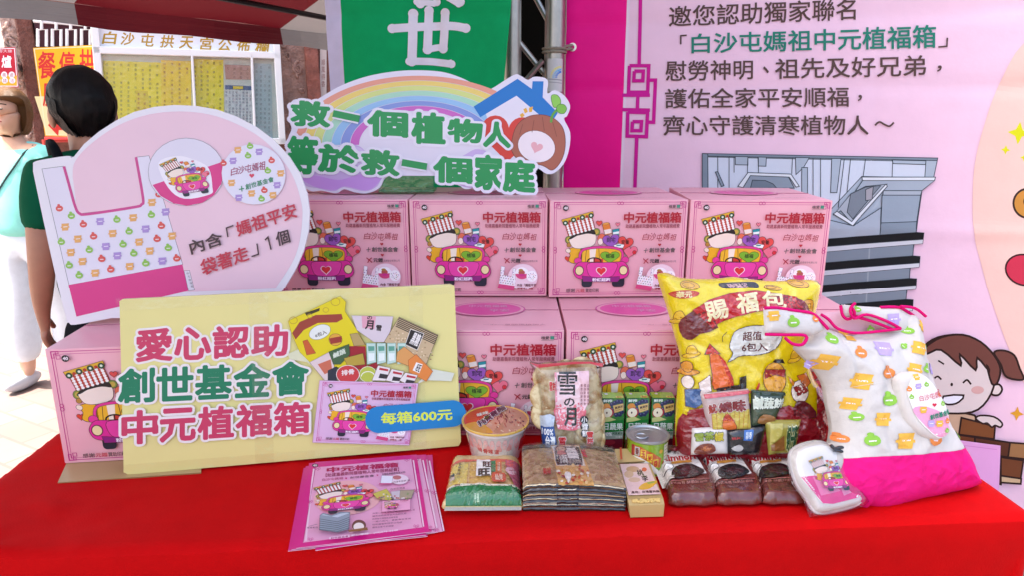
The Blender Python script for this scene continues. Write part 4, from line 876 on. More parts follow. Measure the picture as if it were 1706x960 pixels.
def arc(rx, ry, n=60): return [(cx + rx * cos(t), cy - ry * sin(t)) for t in [pi * (k / n) for k in range(n + 1)]]
for c, i in bands:
    rx0, ry0 = 600 - 45 * i, 335 - 24.5 * i; rx1, ry1 = 600 - 45 * (i + 1), 335 - 24.5 * (i + 1)
    o_, i_ = arc(rx0, ry0), arc(rx1 + 3, ry1 + 2); o_ = [p for p in o_ if p[1] < 760 and p[0] < 1090]; i_ = [p for p in i_ if p[0] < 1090]
    K2(o_ + i_[::-1], c)
K2(arc(285, 163), '#E4DCEA'); K2([(405, 690), (1000, 690), (1000, 850), (560, 850), (400, 760)], '#E2DAE8')
K2([(80, 800), (130, 760), (200, 745), (330, 700), (400, 705), (440, 740), (480, 780), (560, 800), (590, 835), (520, 850), (490, 900), (430, 925), (330, 905), (280, 925), (200, 910), (130, 890)], '#CBB0DE', 4)
K2([(110, 850), (200, 850), (300, 870), (380, 850), (470, 830), (520, 845), (480, 900), (430, 920), (335, 900), (280, 918), (180, 900)], '#C795DC', 4); K2([(330, 715), (400, 712), (435, 750), (420, 790), (350, 800), (310, 760)], '#D8C4E6', 4)
K2([(860, 790), (920, 745), (980, 720), (1040, 760), (1010, 900), (880, 890)], '#CBB0DE', 4); K2([(900, 800), (960, 770), (1000, 860), (920, 890)], '#C0A0DA', 4)
K2([(1015, 545), (1165, 455), (1360, 590), (1330, 760), (1060, 700)], '#E6E0EC')
K2([(957, 515), (1170, 380), (1240, 430), (1243, 392), (1296, 392), (1292, 470), (1365, 545), (1330, 600), (1165, 462), (990, 566)], '#0F74C2')
for q in ([(1180, 555), (1195, 545), (1205, 558), (1190, 570)], [(1198, 528), (1212, 520), (1220, 540), (1206, 548)], [(1225, 520), (1245, 514), (1240, 540), (1226, 542)]): K2(q, '#E6AE3E')
a.poly(cpts(k2, heart(1125, 660, 132, 4, 40)), '#D43A30')
# plain stand-in at the right: round brown planter with a pale label and a green sprout
K2([(1140, 700), (1165, 610), (1230, 560), (1320, 560), (1385, 610), (1402, 690), (1385, 770), (1340, 822), (1290, 800), (1180, 770), (1150, 745)], '#A85F4C', 5, '#6A2E26', 1); a.poly(cpts(k2, ell(1262, 708, 92, 76, 18)), '#F0E2E6', '#6A2E26', .7)
for q in ([(1250, 580), (1240, 640)], [(1290, 565), (1300, 632)], [(1340, 590), (1360, 660)], [(1195, 600), (1180, 650)]): a.line(cpts(k2, spline(q, 3, False)), 1, '#7E4034')
a.poly(cpts(k2, heart(1262, 712, 30, 18)), '#E4A8B0')
a.line(cpts(k2, spline([(1332, 592), (1340, 555), (1362, 530)], 5, False)), 4, '#5FA03C'); K2([(1334, 462), (1360, 458), (1378, 480), (1376, 505), (1350, 520), (1338, 500)], '#8CC850', 4, '#3A6A28', .8); K2([(1358, 525), (1370, 505), (1395, 505), (1408, 525), (1395, 548), (1370, 545)], '#7CBC44', 4, '#3A6A28', .8)
GR = '#1E9450'; HW = '#E8E2EE'
def kt(items):
    for s_, x0, y0, x1, y1 in items:
        q = [k2(x0, y0), k2(x1, y0 + (x1 - x0) * .05), k2(x1, y1), k2(x0, y1 - (x1 - x0) * .05)]; a.text(s_, q, GR, .05, HW, .14)
kt([('救', 78, 488, 255, 612), ('個', 450, 535, 632, 662), ('植', 662, 545, 815, 695), ('物', 838, 575, 995, 690), ('人', 1008, 590, 1132, 712)])
kt([('等', 62, 662, 200, 838), ('於', 212, 700, 405, 835), ('救', 420, 725, 592, 848), ('個', 770, 758, 945, 885), ('家', 968, 752, 1095, 915), ('庭', 1105, 775, 1250, 928)])
for (x0, y0, x1, y1) in ((272, 548, 412, 575), (605, 785, 738, 806)): 
    a.line([k2(x0 + 8, y0), k2(x1 - 8, y1)], 17, HW)
for (x0, y0, x1, y1) in ((272, 548, 412, 575), (605, 785, 738, 806)): a.line([k2(x0 + 6, y0), k2(x1 - 6, y1)], 11.5, GR)
a.build('print', rb)
ac = film('green_tinted_acrylic', '#D4F0DC', .12, .02); b = MB(); pz = UZ + BH + .006
x0, x1 = at_y(630, 310, RY).x, at_y(722, 310, RY).x
b.box(((x0 + x1) / 2, RY + .012, pz + .06), (x1 - x0, .005, .12), ac, None, .001); b.box(((x0 + x1) / 2, RY + .05, pz + .003), (x1 - x0, .09, .006), ac, None, .001)
tag(b.build('acrylic_stand', None, ((x0 + x1) / 2, RY, pz)), 'clear greenish acrylic stand behind the foot of the rainbow sign', 'stand')

# ---- flyers fanned on the cloth
FZ = .7525; FPl = Plane((0, 0, FZ), 0, 0, True)
j2 = crop(460, 740, 5.053)
TOPQ = [(278, 165), (1182, 92), (1290, 745), (168, 880)]
def fly(quad, z, label, full, dx=0):
    P = Plane((0, 0, z), 0, 0, True); c = at_h(*j2(*quad[3]), z)
    t = thing('flyer', c, label, 'flyer', 'pink flyers fanned on the red cloth')
    slab(P, cpts(j2, quad), .0009, M('#D6117F', 'board'), M('#E6C8D8', 'paper')).build('sheet', t)
    a = Art(P.uv, P.at, 'board', None, .0002, .00002); a.T = aff([(278, 165), (1182, 92), (168, 880)], cpts(j2, [quad[0], quad[1], quad[3]]))
    a.poly([(335, 200), (1140, 130), (1235, 705), (225, 835)], '#E8A4C2'); a.line([(318, 212), (305, 300), (250, 820)], 14, '#F0CBDA'); a.line([(1155, 140), (1195, 400), (1242, 700)], 12, '#F0CBDA')
    a.line([(330, 205), (228, 830)], 4, '#B02474'); a.line([(1140, 132), (1232, 702)], 4, '#B02474')
    for x, y in ((350, 210), (1100, 135), (290, 805), (1180, 695), (285, 488), (1180, 395)):
        for k in range(3): a.line(ell(x + k * 14 - 14, y + (k % 2) * 8, 8, 9, 0, 8), 3, '#C8187E', True)
    if not full: a.build('print', t); return t
    a.poly(ell(328, 186, 26, 14), '#1C1418'); a.text('40', (312, 178, 344, 195), '#E8C8D4', .05)
    def ft(s, xl, xr, ylt, ylb, yrt, yrb, c, b=.02): a.text(s, [(xl, ylt), (xr, yrt), (xr, yrb), (xl, ylb)], c, b)
    ft('中元植福箱', 430, 1026, 205, 248, 162, 200, '#B8124E', .04); ft('【助建嘉義新院暨植物人常年服務經費】', 418, 1035, 255, 285, 205, 235, '#9A2048', .01)
    ft('白沙屯媽祖', 388, 565, 298, 320, 284, 305, '#B02858', .0); a.poly(heart(590, 296, 9), '#C8186E'); ft('創世基金會', 622, 825, 282, 300, 264, 282, '#6A4A50', .01); a.poly(heart(853, 270, 8), '#C8186E'); ft('元鎧品質股份有限公司', 890, 1085, 254, 274, 236, 252, '#5A3A44', .01)
    a.poly(ell(600, 460, 285, 145, -4), '#EEB0AE')
    T0 = a.T; a.T = lambda x, y: T0(*aff([(860, 185), (1290, 400), (1000, 650)], [(345, 350), (838, 420), (480, 600)])(x, y)); car_art(a); a.T = T0
    a.poly(ell(1040, 318, 75, 42), '#F0D4DE'); a.poly([(890, 285), (985, 290), (975, 352), (880, 352)], '#EDE6EE', '#8A7A8A', 2); a.poly([(870, 350), (978, 350), (965, 362), (866, 362)], '#C8487C'); a.poly(ell(1018, 302, 36, 18), '#C06A6A'); ft('內含平安袋1個', 990, 1125, 335, 350, 318, 330, '#6A3A48', .01)
    ft('內容物豐富', 965, 1085, 395, 408, 382, 395, '#6A4A50', .01)
    a.poly([(815, 440), (930, 398), (985, 470), (960, 500), (850, 480)], '#C9BC4C', '#6A6030', 2); a.poly([(965, 425), (1060, 410), (1050, 490), (990, 490)], '#CDBFC4', '#8A7A80', 2); a.poly([(1045, 412), (1165, 408), (1140, 480), (1040, 480)], '#A8987C', '#4A3A30', 2)
    for k in range(26): random.seed(k); a.poly(ell(random.uniform(840, 1120), random.uniform(440, 490), 9, 7, 0, 6), random.choice(('#8A9A60', '#C8A088', '#7A6A70', '#E0D4D0', '#B84A50')))
    a.poly([(893, 505), (1132, 490), (1132, 578), (890, 598)], '#EFA6C4', '#8A3A68', 2.5); T1 = lambda x, y: T0(*aff([(860, 185), (1290, 400), (1000, 650)], [(915, 512), (1035, 540), (950, 582)])(x, y)); a.T = T1; car_art(a); a.T = T0; ft('中元植福箱', 1045, 1115, 512, 522, 506, 516, '#A01848', .02)
    for k, s_ in enumerate(('用愛心助植物人，感謝您一份心意', '購買福箱祭拜祖先及好兄弟', '拜拜後可捐贈給清寒家庭', '一箱六百元，善款專款專用', '協助嘉義新院早日完成', '護佑全家平安順福')): ft(s_, 812, 1170 - (k % 3) * 60 - k * 12, 618 + k * 24, 632 + k * 24, 586 + k * 25 + (k % 3) * 6, 600 + k * 25 + (k % 3) * 6, '#7A3050', .005)
    a.poly([(372, 640), (400, 622), (470, 640), (545, 612), (625, 614), (612, 760), (520, 786), (368, 766)], '#8C98A4', '#3A444C', 2); a.poly([(378, 640), (520, 662), (622, 625), (600, 618), (545, 625), (470, 650), (400, 630)], '#BAC4CE', '#3A444C', 1.5)
    for k in range(6): a.line([(368, 672 + k * 18), (520, 698 + k * 16), (620, 658 + k * 18)], 4, '#39434C')
    a.line([(280, 735), (350, 718)], 3, '#5A4A50'); ft('嘉義新院', 262, 358, 740, 755, 738, 753, '#5A3A48', .01)
    a.poly(ell(700, 730, 58, 48, -6), '#6E4138', OUT, 2); a.poly(ell(698, 740, 46, 36, -6), '#EBDCD6', OUT, 2); a.poly([(605, 770), (770, 745), (775, 770), (620, 785)], '#8A5A34')
    a.poly([(450, 828), (620, 808), (622, 830), (452, 848)], '#EFC9DC'); ft('創世基金會', 462, 612, 832, 845, 812, 828, '#A8186C', .02); ft('愛心專線：(05)276-3640', 632, 1028, 808, 826, 760, 780, '#F4DCE8', .02)
    a.build('print', t); return t
fly([(232, 205), (1150, 130), (1275, 780), (100, 905)], FZ + .0000, 'lowest pink flyer of the stack, showing along the left edge', False)
fly([(400, 150), (1315, 95), (1362, 745), (330, 900)], FZ + .0014, 'pink flyer turned out farthest to the right of the stack', False)
fly([(250, 190), (1150, 125), (1262, 770), (130, 892)], FZ + .0028, 'pink flyer just under the left edge of the top flyers', False)
fly([(330, 155), (1262, 92), (1310, 742), (250, 880)], FZ + .0042, 'pink flyer peeping out right beside the top flyer', False)
fly(TOPQ, FZ + .0058, 'topmost pink flyer with full picture of car, building and printed lines', True)
# ================================================================ goods in front of the boxes
TZ = .7515
def hplane(z, x=0, y=0, yaw=0): return Plane((x, y, z), yaw, 0, True)
# ---- instant noodle bowl
nbp = at_h(826, 757, TZ); nbp = Vector((nbp.x, nbp.y - .004, TZ))
nd = thing('noodle_bowl', nbp, 'round instant noodle bowl with red printed lid beside the cream sign', 'bowl')
Hn = .086; r1, r0 = .0765, .056
MB().lathe([(0, 0), (r0 - .003, 0), (r0, .003), (r0 + .001, .006), (r1 - .006, Hn - .012), (r1 - .004, Hn - .010), (r1 - .004, Hn - .003)], nbp, M('#E3D8D2', 'gloss'), 56).build('cup', nd, None, 40)
a = Art(lambda x, y: (x, y), lambda th, v, h: nbp + Vector(((r0 + (r1 - r0) * v / Hn + h) * sin(th), -(r0 + (r1 - r0) * v / Hn + h) * cos(th), v)), 'gloss', .05, -.0022)
PKK = '#DB8A84'
for v0, v1 in ((.010, .013), (.030, .0315)): a.poly([(-1.6, v0), (1.6, v0 ), (1.6, v1), (-1.6, v1)], PKK)
for k in range(12): a.line([(-1.5 + k * .26, .014), (-1.42 + k * .26, .029)], .03, '#E3A8A0'); 
for k in range(14): a.line([(p[0], .056 + (p[1]) * .06) for p in ell(-1.35 + k * .21, .0, .075, .13, 0, 10)], .012, '#E4B4AC', True)
for k in range(9): a.line([(-1.4 + k * .36, .036), (-1.3 + k * .36, .048), (-1.2 + k * .36, .036)], .02, '#DE9A92')
for k, c in enumerate('排骨味道'): a.text(c, [(-.62 + k * .2, .046), (-.46 + k * .2, .046), (-.46 + k * .2, .034), (-.62 + k * .2, .034)], '#C24848', .03)
a.poly([(.95, .06), (1.25, .064), (1.25, .022), (.98, .018)], '#B23038'); a.build('cup_print', nd)
zl = TZ + Hn
MB().lathe([(r1 - .004, Hn - .004), (r1, Hn - .003), (r1 + .0012, Hn), (r1, Hn + .0025), (r1 - .002, Hn + .002), (r1 - .006, Hn + .0012), (0, Hn + .001)], nbp, M('#E0B24A', 'gloss'), 56).build('lid', nd, None, 50)
a = Art(lambda x, y: ((x - 258) / 170 * r1, -(y - 678) / 68 * r1 * 1.0), lambda u, v, h: Vector((nbp.x + u, nbp.y + v, zl + .0012 + h)), 'gloss', None, .0003)
def D(pts, c, sm=0): a.poly(spline(pts, sm) if sm else pts, c)
a.poly(ell(258, 678, 163, 65, 0, 48), '#C9402A'); a.poly(ell(258, 678, 163, 65, 0, 30, 290, 480), '#D9A07A'); 
D([(258, 613), (330, 615), (410, 650), (420, 690), (380, 725), (300, 742), (250, 730), (300, 680)], '#C08A62', 3); D([(100, 660), (150, 625), (230, 614), (250, 640), (160, 690), (120, 700)], '#D62E22', 3); D([(110, 700), (180, 690), (250, 735), (200, 738), (140, 722)], '#E0A028', 3)
random.seed(8)
for k in range(60): x, y = random.uniform(255, 405), random.uniform(625, 732); a.poly(ell(x, y, random.uniform(3, 9), random.uniform(2, 4), random.uniform(0, 90), 7), random.choice(('#8A3A24', '#E3C9A0', '#7A2A1A', '#D9B080', '#B5562E')))
for k, c in enumerate('排骨雞麵'): a.text(c, [(165 + k * 30, 690 - k * 20), (205 + k * 30, 672 - k * 20), (222 + k * 30, 692 - k * 20), (182 + k * 30, 712 - k * 20)], '#1E1412', .04, '#F0E4DC', .09)
a.text('味味', [(160, 655), (215, 640), (222, 655), (166, 670)], '#F6E8E0', .03); a.build('lid_print', nd)

# ---- bag of round snow crackers
g6 = crop(740, 480, 3)
cb = at_h(945, 768, TZ); CBP = Plane(cb, 2, 12)
scb = thing('cracker_bag', cb, 'clear bag of pale round rice crackers with a pink label and brush characters', 'snack bag')
co_ = spline(cpts(g6, [(424, 368), (470, 376), (540, 370), (640, 362), (720, 362), (790, 372), (786, 420), (790, 520), (800, 640), (806, 740), (800, 830), (760, 860), (620, 870), (500, 860), (482, 760), (470, 600), (462, 480), (450, 420)]), 3)
pf = Puff(CBP, co_, .030, .035, .007, .0035, 45, .022, 2); pf.mesh(film('clear_bag_film', '#FAF8F6', .16, .07)).build('film_bag', scb, None, 80)
ck = thing('rice_cracker', (0, 0, 0), 'pale toasted round rice cracker inside the clear bag', 'cracker', 'rice crackers in the clear bag')
def cracker_mat():
    m = mat('#E3CFA4', 'paper').copy(); m.name = 'toasted_cracker'; n = m.node_tree.nodes; L = m.node_tree.links; p = n['Principled BSDF']
    t = n.new('ShaderNodeTexNoise'); t.inputs['Scale'].default_value = 55; t.inputs['Detail'].default_value = 5; g = n.new('ShaderNodeTexCoord'); r = n.new('ShaderNodeValToRGB'); r.color_ramp.elements[0].position = .32; r.color_ramp.elements[0].color = lin('#A8732E'); r.color_ramp.elements[1].position = .58; r.color_ramp.elements[1].color = lin('#E3CFA0')
    b = n.new('ShaderNodeBump'); b.inputs['Strength'].default_value = .7; b.inputs['Distance'].default_value = .004
    L.new(g.outputs['Object'], t.inputs[0]); L.new(t.outputs[0], r.inputs[0]); L.new(r.outputs[0], p.inputs[0]); L.new(t.outputs[0], b.inputs['Height']); L.new(b.outputs[0], p.inputs['Normal']); return m
cm = cracker_mat(); bpy.data.objects.remove(ck)
def cracker():
    mb = MB(); prof = [(0, .0058), (.018, .0056), (.030, .0048), (.0345, .0025), (.0355, 0), (.034, -.003), (.028, -.0045), (0, -.005)]; mb.lathe(prof, (0, 0, 0), cm, 28)
    for i, v in enumerate(mb.v): v.z += .0012 * noise.noise(v * 120); v.x *= 1 + .03 * noise.noise(v * 30)
    o = mb.build('rice_cracker', None, (0, 0, 0), 60); return tag(o, 'pale toasted round rice cracker inside the clear bag', 'cracker', 'rice crackers in the clear bag')
ck = cracker(); first = True; M3 = Matrix((CBP.ex, CBP.ey, CBP.n)).transposed(); random.seed(3)
for k, (x, y, hh, tl) in enumerate([(520, 452, .000, -8), (505, 540, .005, -8), (510, 632, .009, -6), (585, 735, .014, -6), (690, 425, -.004, -10), (700, 470, .000, -12), (706, 514, .003, -12), (712, 558, .006, -12), (718, 602, .009, -12), (722, 648, .012, -12), (726, 694, .015, -10), (722, 748, .018, -6), (610, 440, -.010, 0), (610, 560, -.010, 0), (620, 660, -.010, 0)]):
    o = ck if first else ck.copy()
    if not first: COL.objects.link(o)
    first = False; u, v = CBP.uv(*g6(x, y)); o.location = CBP.at(u, v, hh); o.rotation_euler = (M3 @ Matrix.Rotation(radians(tl), 3, 'X') @ Matrix.Rotation(radians(random.uniform(-10, 14)), 3, 'Y') @ Matrix.Rotation(k * 1.3, 3, 'Z')).to_euler()
a = pf.art(kind='gloss', z0=.0008); A6 = lambda pts, c: a.poly(cpts(g6, pts), c)
def tq(s, x0, y0, x1, y1, c, b=.02, h=None, hb=.05): a.text(s, [g6(x0, y0), g6(x1, y0), g6(x1, y1), g6(x0, y1)], c, b, h, hb)
A6([(545, 415), (665, 408), (672, 470), (668, 640), (672, 690), (560, 690), (550, 640)], '#EDC9CC'); A6([(540, 600), (560, 560), (610, 590), (665, 560), (700, 600), (690, 680), (640, 700), (560, 690)], '#DE6A78'); A6([(665, 408), (714, 406), (712, 560), (690, 600), (668, 600)], '#E9BCC2')
A6([(545, 415), (555, 414), (560, 640), (550, 640)], '#E08A96')
tq('雪', 562, 412, 655, 525, '#15100F', .018); tq('の', 592, 540, 642, 578, '#15100F', .025); tq('月', 594, 588, 650, 672, '#15100F', .03)
for k in range(3):
    for r in range(6): tq('素雪白酥香餅'[(r + k) % 6], 672 + k * 16, 470 + r * 18, 682 + k * 16, 484 + r * 18, '#7A3A40', .0)
for k, c in enumerate('小雪餅'): a.poly(cpts(g6, ell(690 + k * 2, 645 + k * 33, 21, 20)), '#1A1414'); tq(c, 676 + k * 2, 630 + k * 33, 705 + k * 2, 660 + k * 33, '#F4EEEA', .02)
for k, c in enumerate('雪餅'): tq(c, 702, 702 + k * 30, 732, 730 + k * 30, '#C83030', .04, '#F4E8E0', .10)
tq('雪', 564, 728, 598, 762, '#C83030', .04, '#F4E8E0', .10); tq('雪餅', 518, 455, 548, 500, '#C83030', .03, '#F4E8E0', .08)
A6([(478, 680), (540, 672), (556, 770), (545, 800), (490, 790)], '#1E4C8C'); A6([(474, 630), (520, 612), (545, 625), (538, 674), (478, 682)], '#B9C6D6'); tq('100%', 484, 688, 536, 718, '#EEF2F6', .02); tq('台灣', 500, 722, 546, 778, '#EEF2F6', .03)
A6([(424, 369), (470, 378), (540, 372), (640, 364), (720, 364), (789, 373), (786, 388), (720, 372), (640, 374), (540, 384), (470, 392)], '#CF4A50')
A6([(600, 790), (790, 780), (790, 860), (620, 866)], '#D9C49A'); a.build('label_print', scb)

# ---- three juice cartons in a row
j6 = crop(980, 600, 6)
JW, JD, JH = .054, .038, .128
def juice(k, label, o=None):
    if o is None:
        t = thing('juice_box', (0, 0, 0), label, 'juice box', 'green juice boxes'); b = MB()
        b.box((JW / 2, JD / 2, JH / 2), (JW, JD, JH), M('#2F7A2A', 'gloss'), None, .0025); b.build('carton_body', t, None, 40)
        a = Art(lambda x, y: ((x - 130) / 245 * JW, JH - (y - 340) / 540 * JH), lambda u, v, h: Vector((u, -h, v)), 'gloss', None, .0003)
        P = a.poly
        P([(136, 342), (368, 342), (368, 560), (136, 590)], '#3C7A3A'); P([(136, 342), (260, 342), (150, 420), (136, 420)], '#1F5A38'); a.text('鮮榨', (150, 350, 240, 378), '#DDE8D8', .03)
        P(ell(185, 425, 42, 34), '#D98A34'); 
        for x, y in ((240, 400), (270, 385), (300, 370), (335, 375), (255, 490), (290, 510), (325, 505), (345, 480), (250, 450), (345, 420)): P(ell(x, y, 24), '#262A52'); P(ell(x - 7, y - 7, 7), '#5C648C')
        P(ell(200, 490, 62, 55, -20), '#A8282C'); P(ell(196, 488, 50, 48, -20), '#EFE3C4'); P(ell(190, 488, 8, 12), '#4A2A1A'); P([(140, 545), (215, 530), (290, 560), (140, 600)], '#C8CC80')
        P([(250, 412), (360, 388), (362, 460), (270, 490)], '#D9B46A', OUT, 2); a.text('無添加', [(272, 425), (350, 405), (352, 430), (274, 452)], '#4A2A18', .04); a.text('100%果汁', [(280, 458), (346, 440), (346, 452), (282, 470)], '#4A2A18')
        P([(136, 590), (368, 560), (368, 680), (136, 700)], '#1E7A38'); a.text('日蔬果', (165, 596, 362, 668), '#E6EEE4', .02); P([(136, 700), (368, 680), (368, 760), (136, 770)], '#9FB8A8'); a.text('100%', (146, 694, 250, 730), '#EEF2EC', .03); a.text('純蔬果汁', (256, 690, 362, 718), '#244A2C', .02); a.text('250毫升', (290, 728, 362, 752), '#F4F4F0', .01); P([(136, 770), (368, 760), (368, 876), (136, 876)], '#5A1A2C'); P(ell(230, 800, 60, 26), '#8A2A3C')
        a.build('front_print', t)
        a = Art(lambda u, v: (u, v), lambda u, v, h: Vector((u, v, JH + h)), 'gloss', None, .0003)
        a.rect(.002, .002, JW - .002, JD - .002, '#86B82C'); a.poly([(.034, .003), (.05, .003), (.05, .014), (.034, .014)], '#D8C24A'); a.text('香甜', [(.036, .012), (.048, .012), (.048, .005), (.036, .005)], '#8A5A1A', .02); a.poly(ell(.014, .026, .004), '#D8DCE0'); a.build('top_print', t)
    else: t = copy_tree(o); t['label'] = label
    return t
jb = juice(0, 'left green juice box whose lower front print shows, next to the cracker bag')
jl = [jb, juice(1, 'green juice box standing right behind the open-top tin, barcode on its top', jb), juice(2, 'right-hand green juice box next to the yellow snack bag', jb)]
for k, (x, yw_) in enumerate(((1001, 0), (1042.5, 1), (1085, -1))):
    p = at_y(x, 700, 1.438); jl[k].location = (p.x, 1.438 + .001 * k, TZ); jl[k].rotation_euler = (0, 0, radians(yw_))
for ch_ in list(jl[1].children):
    if ch_.name.startswith('top_print'):
        ch_.data = ch_.data.copy(); a = Art(lambda u, v: (u, v), lambda u, v, h: Vector((u, v, JH + h)), 'paper', None, .0012); a.rect(.010, .004, .052, .030, '#E4E4E4')
        for q in range(16): a.rect(.013 + q * .0023, .008, .0141 + q * .0023 + (q % 3) * .0004, .026, '#3A3A3A')
        a.build('barcode', jl[1]).location = (0, 0, 0)
# ---- tin with ring-pull
tc = Vector((at_h(1077, 779, TZ).x, 1.362, TZ)); HT = .078; rT = .0465
tn = thing('food_tin', tc, 'green food tin with bare metal ring-pull lid in front of the juice boxes', 'tin'); ms_ = M('#B7B9BA', 'metal')
MB().lathe([(0, 0), (rT, .0), (rT + .001, .002), (rT, .004), (rT - .0012, .005), (rT - .0012, HT - .006), (rT, HT - .004)], tc, M('#8DB52C', 'gloss'), 56).build('label_sleeve', tn, None, 40)
MB().lathe([(rT, HT - .004), (rT + .0015, HT - .002), (rT + .0012, HT), (rT - .001, HT + .0006), (rT - .003, HT - .0005), (rT - .0045, HT - .004), (rT - .010, HT - .0045), (rT - .011, HT - .0035), (rT - .017, HT - .0035), (rT - .018, HT - .0042), (0, HT - .0042)], tc, ms_, 56).build('metal_lid', tn, None, 30)
b = MB(); rc = tc + Vector((-.016, -.012, HT - .001)); b.tube([rc + Vector((.0125 * cos(2 * pi * k / 20), .009 * sin(2 * pi * k / 20), .0015 + .001 * sin(2 * pi * k / 20))) for k in range(21)], .0016, ms_, 6); b.ball(rc + Vector((.013, .003, -.001)), (.004, .004, .0014), ms_); b.build('ring_pull', tn, None, 50)
a = Art(lambda x, y: ((x - 585) / 215 * 1.0, HT - .004 - (y - 720) / 180 * .062), lambda th, v, h: tc + Vector(((rT - .0010 + h) * sin(th), -(rT - .0010 + h) * cos(th), v)), 'gloss', .06, .0003)
a.poly([(365, 745), (400, 738), (410, 820), (372, 830)], '#A82430'); a.poly([(400, 740), (480, 742), (600, 775), (700, 820), (690, 880), (660, 880), (560, 835), (400, 800)], '#C8602C')
for k, c in enumerate('香玉米醬'): x = 412 + k * 66; y = 748 + k * k * 7 + k * 3; a.rect(x, y, x + 54, y + 56, ('#C9C9C4', '#E3C63A', '#E3C63A', '#E3C63A')[k]); a.text(c, (x + 7, y + 7, x + 48, y + 50), '#C23A20' if k else '#7A2A28', .04)
a.poly(spline([(365, 835), (440, 810), (540, 830), (640, 880), (690, 940), (365, 960)], 3), '#EFEADC'); a.poly(spline([(375, 860), (450, 840), (540, 860), (610, 900), (640, 950), (375, 960)], 3), '#D9CDA4')
a.poly([(730, 735), (800, 728), (800, 905), (735, 910)], '#D9D4B4'); 
for k in range(7): a.line([(738, 750 + k * 22), (792, 748 + k * 22)], 4, '#8A8A70')
a.poly(ell(690, 772, 22, 14), '#E0A83A'); a.build('label_print', tn)

# ---- flat pack of golden crackers (front left)
k4 = crop(730, 740, 4.374)
def lying(name, label, cat, zc, outline, T, Rr, col, kind='gloss', crum=.002, T2=.012, step=.006, group=None, base=None, extra=None, fs=40):
    P = hplane(TZ + T2 + .0008); pf = Puff(P, outline, T, Rr, step, crum, fs, T2, len(name), extra=extra)
    c = P.at(*(sum(q[i] for q in pf.o) / len(pf.o) for i in (0, 1))); t = thing(name, Vector((c.x, c.y, TZ)), label, cat, group); pf.mesh(M(col, kind)).build('wrapper', t, None, 80); pf.top = hplane(TZ + T2 + .0008 + T * .8); return t, pf
t, pf = lying('cracker_pack', 'flat golden cracker pack with green band lying on the red cloth', 'snack pack', 0, spline(cpts(k4, [(105, 132), (200, 128), (350, 130), (588, 132), (600, 250), (612, 380), (618, 440), (612, 472), (450, 474), (240, 472), (36, 474), (40, 430), (60, 330), (85, 220)]), 2), .026, .034, '#DDB878', crum=.0028, T2=.004)
a = pf.art(uv=pf.top.uv); Q = lambda pts, c: a.poly(cpts(k4, pts), c)
def qt(s, x0, y0, x1, y1, c, b=.02, h=None): a.text(s, [k4(x0, y0), k4(x1, y0), k4(x1, y1), k4(x0, y1)], c, b, h, .08)
Q([(105, 134), (588, 134), (590, 150), (102, 150)], '#D8604A'); Q([(98, 165), (222, 160), (205, 330), (68, 345)], '#E6C968'); Q([(235, 160), (430, 155), (440, 320), (225, 335)], '#D9AE5C')
random.seed(5)
for k in range(90): x, y = random.uniform(80, 520), random.uniform(160, 340); a.poly(ell(*k4(x, y), random.uniform(.5, 1.4), random.uniform(.5, 1.1), 0, 6), random.choice(('#C98A38', '#EED79A', '#B87A30', '#F0E0B0')))
Q([(490, 150), (592, 150), (606, 360), (585, 375), (540, 300), (500, 230)], '#BE5A70'); a.poly(ell(*k4(527, 178), 9, 7), '#D85A58'); a.poly(ell(*k4(530, 225), 9, 6), '#E8B8BC')
Q([(282, 152), (380, 150), (386, 268), (275, 268)], '#F0EBE2'); qt('旺', 328, 165, 388, 205, '#15110F', .05); qt('旺', 296, 218, 374, 266, '#15110F', .05); Q([(386, 160), (418, 158), (418, 246), (386, 246)], '#1A7A44'); Q([(420, 160), (462, 158), (462, 246), (420, 246)], '#D9682C'); qt('仙貝', 432, 168, 452, 240, '#F4E4C8', .02)
a.poly(cpts(k4, rrect(390, 250, 495, 318, 20)), '#C8502E'); qt('仙貝', 415, 262, 470, 306, '#F2DCC0', .03)
for k, c in enumerate('香脆美味'): qt(c, 150 + k * -4, 175 + k * 26, 172 + k * -4, 197 + k * 26, '#6A5018', .02)
Q([(60, 352), (300, 340), (598, 345), (607, 416), (400, 418), (200, 416), (52, 418)], '#14713C'); Q([(64, 346), (300, 336), (598, 340), (599, 352), (300, 348), (62, 360)], '#E6DEC4'); qt('原味米餅', 120, 342, 160, 354, '#A0401C'); 
Q([(52, 418), (606, 416), (607, 423), (50, 426)], '#D9C48A'); Q([(49, 427), (607, 424), (606, 448), (42, 452)], '#C9BFB6'); qt('淨重', 260, 385, 300, 403, '#B8D8B0')
for x in (95, 110): a.poly(ell(*k4(x, 270), 2.4, 3.4), '#2A2018'); a.poly(ell(*k4(x, 292), 2.2, 3), '#D8B8A0')
a.build('wrapper_print', t)

